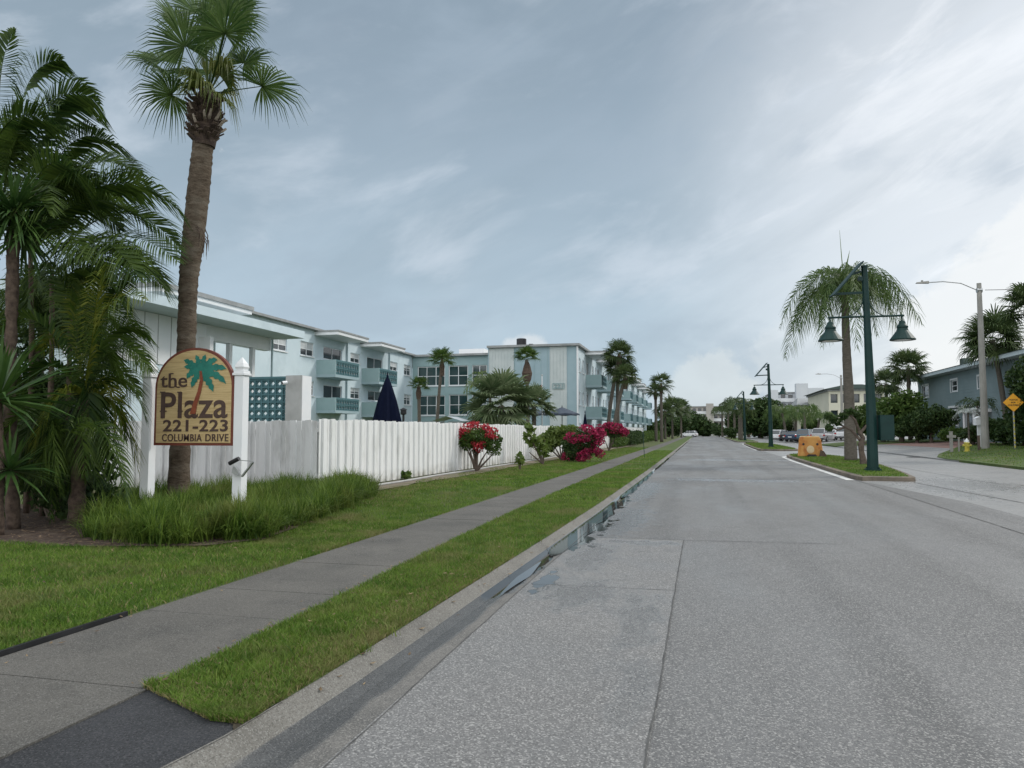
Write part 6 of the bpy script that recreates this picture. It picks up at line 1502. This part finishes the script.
for i, (px, yt, yb, w_, m_, lb) in enumerate([(951.5, 432, 449, .16, 'pole_concrete', 'grey wooden stub post with short crossbar at the lawn corner'), (959, 438, 449, .08, 'pole_concrete', 'thin grey stub post left of the hydrant'), (979, 436, 448, .13, 'wood', 'brown wooden stub post left of the tall concrete pole')]):
    q_ = onY(px, yb, 52.5); g_ = hR(q_.x); zt_ = onY(px, yt, 52.5).z; b = MB(); b.box(q_.x - w_ / 2, 52.5 - w_ / 2, g_ - .1, q_.x + w_ / 2, 52.5 + w_ / 2, zt_)
    if i == 0: b.box(q_.x - .26, 52.4, zt_ - .36, q_.x + .26, 52.418, zt_ - .2)
    b.prism([(q_.x - w_ / 2 - .015, 52.5 - w_ / 2 - .015), (q_.x + w_ / 2 + .015, 52.5 - w_ / 2 - .015), (q_.x + w_ / 2 + .015, 52.5 + w_ / 2 + .015), (q_.x - w_ / 2 - .015, 52.5 + w_ / 2 + .015)], zt_ + .001, zt_ + .04)
    tag(b.build('stub_post', M[m_]), lb, 'post')
q_ = onY(984, 447, 56); g_ = hR(q_.x); rmb = empty('mailbox', (q_.x, 56, g_), 'tall pale grey mailbox post half hidden behind the concrete pole', 'mailbox')
b = MB(); b.box(q_.x - .35, 55.9, g_, q_.x - .12, 56.1, g_ + 1.5); b.build('post', M['trim'], rmb)
b = MB(); b.box(q_.x - .5, 55.75, g_ + 1.503, q_.x - .05, 56.25, g_ + 1.95); b.prismY([(q_.x - .52, g_ + 1.953), (q_.x - .03, g_ + 1.953), (q_.x - .275, g_ + 2.1)], 55.73, 56.27); b.build('box', M['trim'], rmb)
mh = onZ(915, 457.3, 0); b = MB(); b.tube([(mh.x, mh.y, .004), (mh.x, mh.y, .02)], .5, 20); 
for k in range(5): b.box(mh.x - .35, mh.y - .3 + k * .14, .021, mh.x + .35, mh.y - .24 + k * .14, .03)
tag(b.build('manhole_cover', M['black']), 'round dark manhole cover in the road by the driveway mouth', 'manhole cover')

def at2(px, py, Y):
    p = onY(px, py, Y); return Vector((p.x, Y, max(.1, hR(p.x)))), p.z - max(.1, hR(p.x))
l, h = at2(992, 340, 66); b0 = onY(1009, 440, 66); fan_palm((b0.x, 66, hR(b0.x)), h, 2.6, 'large dark fan palm towering over the blue grey house roof', 90, None, nl=46, nseg=18, lean=(l.x - b0.x, 0), tr=.2, low=-.8, bulb=False)
l, h = at2(1030, 310, 50); fan_palm(tuple(l), h, 2.0, 'palm cut by the right edge of the view, fronds beside the power line', 91, None, nl=30, nseg=16, tr=.2, low=-.5)
l, h = at2(908, 368, 86); fan_palm(tuple(l), h, 2.4, 'bushy fan palm rising beyond the left end of the house', 92, 'palms left of the house', nl=36, nseg=16, tr=.2, low=-.8, bulb=False)
l, h = at2(886, 384, 92); fan_palm(tuple(l), h, 2.2, 'lower fan palm just right of the tall lamp post', 93, 'palms left of the house', nl=30, nseg=16, tr=.2, low=-.8, bulb=False)
def tree_px(px, yt, yb, Y, rx, label, seed, m='bush_dark', n=5000, ls=.16, name='broadleaf_tree', cat='tree', kids=3, group=None):
    a = onY(px, yt, Y); g_ = max(.12, hR(a.x)) if a.x > 13 else .12; zb = onY(px, yb, Y).z; zb = max(zb, g_ + .2); H_ = a.z - zb; rng = random.Random(seed); ell = [((a.x, Y, zb + H_ * .5), (rx * .8, rx * .7, H_ * .52))]
    for i in range(kids): ell.append(((a.x + rng.uniform(-.7, .7) * rx, Y + rng.uniform(-.5, .5) * rx, zb + H_ * rng.uniform(.25, .72)), (rx * .5, rx * .5, H_ * rng.uniform(.25, .36))))
    return tree((a.x, Y, g_ - .05), ell, n, ls, label, seed, m, max(.06, rx * .07), name, cat, group)
tree_px(1046, 352, 440, 52, 2.3, 'dark spreading tree at the right edge behind the diamond sign', 100, n=9000, ls=.15)
tree_px(900, 392, 436, 80, 3.2, 'mid green tree left of the paved drive', 101, 'bush', 7000, .2)
tree_px(882, 398, 438, 84, 2.6, 'olive tree directly behind the green cabinet', 102, 'bush', 6000, .2)
tree_px(930, 405, 437, 74, 1.9, 'dark rounded bush against the left end of the house', 103, 'bush_dark', 5000, .15, 'shrub', 'shrub')
tree_px(916, 412, 439, 76, 2.0, 'dark bush beside the paved drive', 104, 'bush_dark', 5000, .15, 'shrub', 'shrub')
tree_px(951, 427, 441, 66, 1.1, 'low rounded shrub before the white framed door', 105, 'bush', 2600, .1, 'shrub', 'shrub')
tree_px(972, 424, 443, 62, 1.2, 'leafy shrub under the silver fronded palm', 106, 'bush_dark', 2600, .1, 'shrub', 'shrub')
tree_px(1003, 418, 444, 60, 2.0, 'dense green shrub right of the tall concrete pole', 107, 'bush_dark', 4200, .12, 'shrub', 'shrub')
tree_px(1023, 425, 445, 57, 1.6, 'dark shrub behind the diamond sign post', 108, 'bush_dark', 3000, .12, 'shrub', 'shrub')
l, h = at2(977, 402, 63); feather_palm(tuple(l), h - .3, 1.8, 'dark feather palm in front of the house porch', 109, None, 'feather_palm', 16, 18, tr=.1, leaf='fargreen', ll=.45, lw=.06, droop=.9)
l, h = at2(968, 410, 60); feather_palm(tuple(l), h - .2, 1.1, 'small palm with silvery white arching fronds by the porch', 110, None, 'silver_palm', 11, 14, tr=.07, leaf='silver', ll=.3, lw=.06, droop=.8)

# parking lot, cars
pk = MB(); pk.face([(13.62, 93, .02), (30, 93, .02), (30, 240, .02), (13.62, 240, .02)])
terrain('parking_lot', M['laneR'], [(13.3, 92), (34, 94), (34, 240), (13.3, 240)], .045)
def car(loc, rz, paint, label, kind='suv', simple=False):
    r0 = empty('parked_car', loc, label, 'car', 'cars parked along the right side', rz); K = dict(world=False)
    Lc, Wc = 4.6, 1.84; hw = Wc / 2; H_ = 1.66 if kind == 'suv' else 1.44
    # body sections along y (front +), each a profile polygon of half width / height
    sec = [(-2.3, .62, .42, .92), (-2.2, .80, .30, 1.02), (-1.7, .90, .24, 1.06), (-.8, .92, .22, 1.02), (.6, .92, .22, 1.0), (1.4, .91, .24, .98), (2.0, .84, .28, .84), (2.28, .66, .38, .70)]
    b = MB(); prev = None
    for (y, w_, z0, z1) in sec:
        q = [(-w_, y, z0 + .12), (-w_ * .9, y, z0), (w_ * .9, y, z0), (w_, y, z0 + .12), (w_ * 1.0, y, z1 - .18), (w_ * .88, y, z1), (-w_ * .88, y, z1), (-w_, y, z1 - .18)]
        idx = [b.vert(p) for p in q]
        if prev:
            for j in range(8): b.f.append((prev[j], prev[(j + 1) % 8], idx[(j + 1) % 8], idx[j])); b.m.append(0)
        else: b.f.append(tuple(idx)); b.m.append(0)
        prev = idx
    b.f.append(tuple(reversed(prev))); b.m.append(0)
    body = b.build('body', M[paint], r0, smooth=False, bevel=.03, **K)
    back = -2.12 if kind == 'suv' else -1.75
    cs = [(back, .74, .99), (back + .35, .70, H_ - .06), (back + 1.0, .68, H_), (.1, .68, H_ - .01), (.65, .66, H_ - .12), (1.35, .74, .97)]
    b = MB(); prev = None
    for (y, w_, z) in cs:
        base_w = .80; q = [(-base_w, y, .985), (base_w, y, .985), (w_ * (1 if z > 1.1 else 1.05), y, max(z, .99)), (-w_ * (1 if z > 1.1 else 1.05), y, max(z, .99))]; idx = [b.vert(p) for p in q]
        if prev:
            for j in range(1, 4): b.f.append((prev[j], prev[(j + 1) % 4], idx[(j + 1) % 4], idx[j])); b.m.append(0)
        prev = idx
    b.build('window_glass', M['glass'], r0, **K)
    b = MB(); b.hexa([(-.69, back + .38, H_ - .05), (.69, back + .38, H_ - .05), (.66, .55, H_ - .09), (-.66, .55, H_ - .09), (-.62, back + .5, H_ + .035), (.62, back + .5, H_ + .035), (.6, .4, H_ + .01), (-.6, .4, H_ + .01)])
    for s_ in (-1, 1):
        for (ya, za, yb, zb) in ((back + .02, 1.0, back + .38, H_ - .05), (.55, H_ - .1, 1.33, .99), (-.5, 1.0, -.5, H_ - .04)): b.bar((s_ * .785, ya, za), (s_ * .70, yb, zb), .07, .05)
    b.build('roof', M[paint], r0, bevel=.02, **K)
    for s_ in (-1, 1):
        for y in (-1.42, 1.42):
            b = MB(); b.tube([(s_ * (hw - .16), y, .34), (s_ * (hw + .015), y, .34)], .34, 18); wh = b.build('wheel', M['tyre'], r0, **K)
            b = MB(); b.tube([(s_ * (hw + .016), y, .34), (s_ * (hw + .03), y, .34)], .21, 14); b.build('rim', M['rim'], wh, **K)
        b = MB(); b.box(s_ * .78 - .12, -2.26, .72, s_ * .78 + .1, -2.16, .9); b.build('tail_light', M['lamp_red'], r0, **K)
        b = MB(); b.box(s_ * .68 - .14, 2.1, .6, s_ * .68 + .12, 2.24, .72); b.build('headlight', M['lamp_clear'], r0, **K)
        b = MB(); b.box(s_ * .98 - .1, .72, .98, s_ * .98 + .08, .84, 1.12); b.build('mirror', M[paint], r0, **K)
    b = MB(); b.box(-.26, -2.33, .62, .26, -2.305, .75); b.build('number_plate', M['trim'], r0, **K)
    b = MB(); b.box(-.8, -2.32, .33, .8, -2.2, .46); b.build('bumper', M['black'], r0, **K)
    return r0
def cpx(px, Y): p = onY(px, 440, Y); return (p.x, Y, hR(p.x) + .05)
car(cpx(824, 101), R(-28), 'car_silver', 'silver hatchback parked nearest, rear towards the road')
car(cpx(807.5, 107), R(-25), 'car_teal', 'grey blue estate car beside the silver hatchback')
car(cpx(797, 112), R(-30), 'car_blue', 'dark blue car between the grey blue estate and black car', 'sedan')
car(cpx(790, 118), R(-25), 'car_black', 'black car parked next to the white car', 'sedan')
car(cpx(781, 119), R(-30), 'car_white', 'white car parked near the slim green lamp post')
car(cpx(762, 185), R(-60), 'car_black', 'distant dark sedan at the far end of the parked row', 'sedan')
car(cpx(846, 100), R(-20), 'car_white', 'white car showing between the queen palm and the screen wall')
def carL(px, Y, rz, paint, lb, kind): p = onY(px, 436, Y); r0 = car((p.x, Y, .0), rz, paint, lb, kind); r0['group'] = 'cars at the far street end'
carL(689, 205, R(70), 'car_white', 'tiny white car at the far left end of the street', 'suv')
carL(722, 235, R(90), 'car_black', 'tiny dark car crossing at the end of the street', 'sedan')

# ------------------------------------------------------------------ far buildings
def block(name, x0, x1, y0, y1, z1, label, m, floors=3, z0=.1, cols=8, face='Y', base_=0, roof='roof_edge', bands=True):
    r0 = empty(name, ((x0 + x1) / 2, y0, z0), label, 'building'); fh = (z1 - z0) / floors; ops = []; W_ = x1 - x0
    for f_ in range(floors):
        for c_ in range(cols): a = W_ * (c_ + .18) / cols; ops.append((a, f_ * fh + fh * .28, a + W_ * .64 / cols, f_ * fh + fh * .82))
    b = MB(); O_ = Vector((x0, y0, z0)); wall_open(b, O_, XP, -YP, W_, z1 - z0, ops, .5)
    b.face([(x0, y0, z0), (x0, y1, z0), (x0, y1, z1), (x0, y0, z1)]); b.face([(x1, y0, z0), (x1, y1, z0), (x1, y1, z1), (x1, y0, z1)]); b.build('wall', M[m], r0)
    b = MB(); b.box(x0 - .3, y0 - .3, z1 + .002, x1 + .3, y1, z1 + .3); b.build('roof', M[roof], r0)
    for (a, c, a2, c2) in ops[:60]:
        b = MB(); b.face([(x0 + a, y0 + .5, z0 + c), (x0 + a2, y0 + .5, z0 + c), (x0 + a2, y0 + .5, z0 + c2), (x0 + a, y0 + .5, z0 + c2)]); b.build('window', M['glass'], r0)
    if bands:
        b = MB()
        for f_ in range(1, floors): b.box(x0, y0 - .9, z0 + f_ * fh - .05, x1, y0 - .004, z0 + f_ * fh + .12); b.box(x0, y0 - .92, z0 + f_ * fh + .122, x1, y0 - .86, z0 + f_ * fh + .95)
        b.build('gallery', M['trim'], r0)
    return r0
a, c = onY(676, 410, 268), onY(740, 406, 268); za = onY(700, 407, 268).z
r0 = block('hotel', a.x, c.x, 268, 285, za, 'four storey beige hotel closing the end of the street', 'far_beige', 4, cols=12)
b = MB(); t0, t1 = onY(706, 403.5, 265), onY(713.5, 403.5, 265); b.box(t0.x, 265, .1, t1.x, 267.0, t0.z); b.build('stair_tower', M['far_beige'], r0)
b = MB(); t0, t1 = onY(701, 424, 258), onY(713, 428, 258); b.box(t0.x, 258, t0.z - .5, t1.x, 262, t0.z)
for x in (t0.x + .2, t1.x - .5): b.box(x, 258.2, .1, x + .3, 258.5, t0.z - .501)
b.build('entrance_canopy', M['trim'], r0)
a, c = onY(772, 394, 215), onY(862, 394, 215); za = onY(800, 393, 215).z
r0 = block('white_condominium', a.x, c.x, 215, 235, za, 'long white modern building with square towers above the trees', 'grey_wall', 5, cols=12)
for (xa, xb, yt) in ((796, 808, 383.5), (771, 778, 390), (808, 824, 388)):
    t0, t1 = onY(xa, yt, 211), onY(xb, yt, 211); b = MB(); b.box(t0.x, 211, .1, t1.x, 214.0, t0.z); b.build('tower', M['grey_wall'], r0)
for (xa, ya, xb, yb) in ((811, 394, 817, 398.5),):
    t0, t1 = onY(xa, ya, 210.9), onY(xb, yb, 210.9); b = MB(); b.box(t0.x, 210.8, t1.z, t1.x, 210.95, t0.z); b.build('window', M['glass'], r0)
a, c = onY(799, 407, 158), onY(829, 407, 158); za = onY(815, 406.5, 158).z
r0 = block('low_house', a.x, c.x, 158, 172, za, 'low cream house with slate grey pitched roof behind the parked cars', 'yellow_wall', 2, cols=4, bands=False)
b = MB(); zt_ = onY(815, 398.5, 165).z; b.hexa([(a.x - .5, 157.4, za + .31), (c.x + .5, 157.4, za + .31), (c.x + .5, 172, za + .31), (a.x - .5, 172, za + .31), (a.x + .5, 164, zt_), (c.x - .5, 164, zt_), (c.x - .5, 166, zt_), (a.x + .5, 166, zt_)]); b.build('pitched_roof', M['roof_edge'], r0)
a, c = onY(828.5, 392, 135), onY(884, 392, 135); za = onY(845, 391, 135).z
r0 = block('cream_building', a.x, c.x, 135, 160, za, 'tall cream building with shallow gabled roof behind the queen palm', 'yellow_wall', 3, cols=5, bands=False)
xm = onY(848, 386, 135).x; zt_ = onY(848, 386.5, 135).z; b = MB(); b.prismY([(a.x - .9, za + .31), (c.x + .9, za + .31), (xm + 2, zt_ + .3), (xm - .5, zt_ + .3)], 134.2, 160); b.build('gable_roof', M['shingle'], r0)
# low teal screen wall with white slats behind the parked cars
q_ = onY(838, 434, 104); rsw = empty('garden_wall', (q_.x, 104, hR(q_.x)), 'low white screen wall behind the parked silver hatchback', 'wall'); b = MB(); blocks(b, (q_.x - 1.0, 104, hR(q_.x) + .95), XP, -YP, 2.4, 1.1, .36, .12, .06); b.build('screen_blocks', M['trim'], rsw)
b = MB(); b.box(q_.x - 1.05, 103.9, hR(q_.x), q_.x + 1.45, 104.1, hR(q_.x) + .93); b.build('lower_wall', M['concrete'], rsw)

# far planting
tree_px(760, 399, 434, 172, 6.5, 'big dark tree behind the second lamp post', 120, 'bush_dark', 9000, .42)
tree_px(748, 406, 434, 190, 5.0, 'dark green tree left of the big dark tree', 121, 'bush_dark', 6000, .42)
tree_px(776, 412, 434, 165, 4.0, 'dark tree filling behind the parked white car', 122, 'bush_dark', 5000, .36)
tree_px(822, 414, 434, 150, 3.4, 'rounded tree in front of the low cream house', 123, 'bush', 5000, .3)
tree_px(692, 412, 435, 232, 6.5, 'dark far tree left of the hotel', 124, 'bush_dark', 5000, .5)
tree_px(668, 416, 436, 190, 5.5, 'dark far tree behind the left hedge', 125, 'bush_dark', 5000, .42)
tree_px(648, 421, 436, 165, 3.4, 'far bush in front of the last balconies', 126, 'bush_dark', 3000, .35)
tree_px(702, 421, 434, 240, 3.0, 'low far tree before the hotel front', 127, 'bush', 2600, .4)
for i, (px, yt, Y, fl, lb) in enumerate([(786, 413, 128, 3.6, 'drooping queen palm above the parked black car'), (805, 413, 122, 3.8, 'wide drooping queen palm above the parked blue car'), (795, 416, 132, 3.2, 'queen palm with pale leaning trunk behind the cars'), (816, 418, 128, 3.0, 'queen palm over the silver hatchback')]):
    l, h = at2(px, yt, Y); feather_palm(tuple(l), h, fl, lb, 130 + i, 'queen palms over the parked cars', nf=22, n=16, tr=.2, ll=.8, lw=.14, leaf='queen', lean=(-.6 + i * .4, 0))
for i, (px, yt, Y, fl, lb) in enumerate([(739, 405, 136, 3.4, 'nearest palm on the farthest island'), (734, 403, 152, 3.6, 'second palm on the farthest island'), (728, 408, 170, 3.6, 'third palm on the farthest island'), (722, 411, 192, 3.6, 'last palm on the farthest island'), (741, 409, 128, 2.8, 'short palm in front of the farthest island palms')]):
    l, h = atp(px, yt, Y); feather_palm(tuple(l), h, fl, lb, 140 + i, 'palms on the farthest island', nf=20, n=14, tr=.22, ll=.9, lw=.17, leaf='fargreen')
for (px, yt, yb, Y, rx, lb, sd) in [(719, 424, 436, 205, 2.6, 'shrub at the tail of the farthest island', 150), (731, 428, 438, 150, 1.6, 'low shrub at the foot of the island palms', 151)]: tree_px(px, yt, yb, Y, rx, lb, sd, 'bush_dark', 1800, .25, 'shrub', 'shrub')
for o in [o for o in bpy.data.objects if o.name.startswith('marker')]: pass
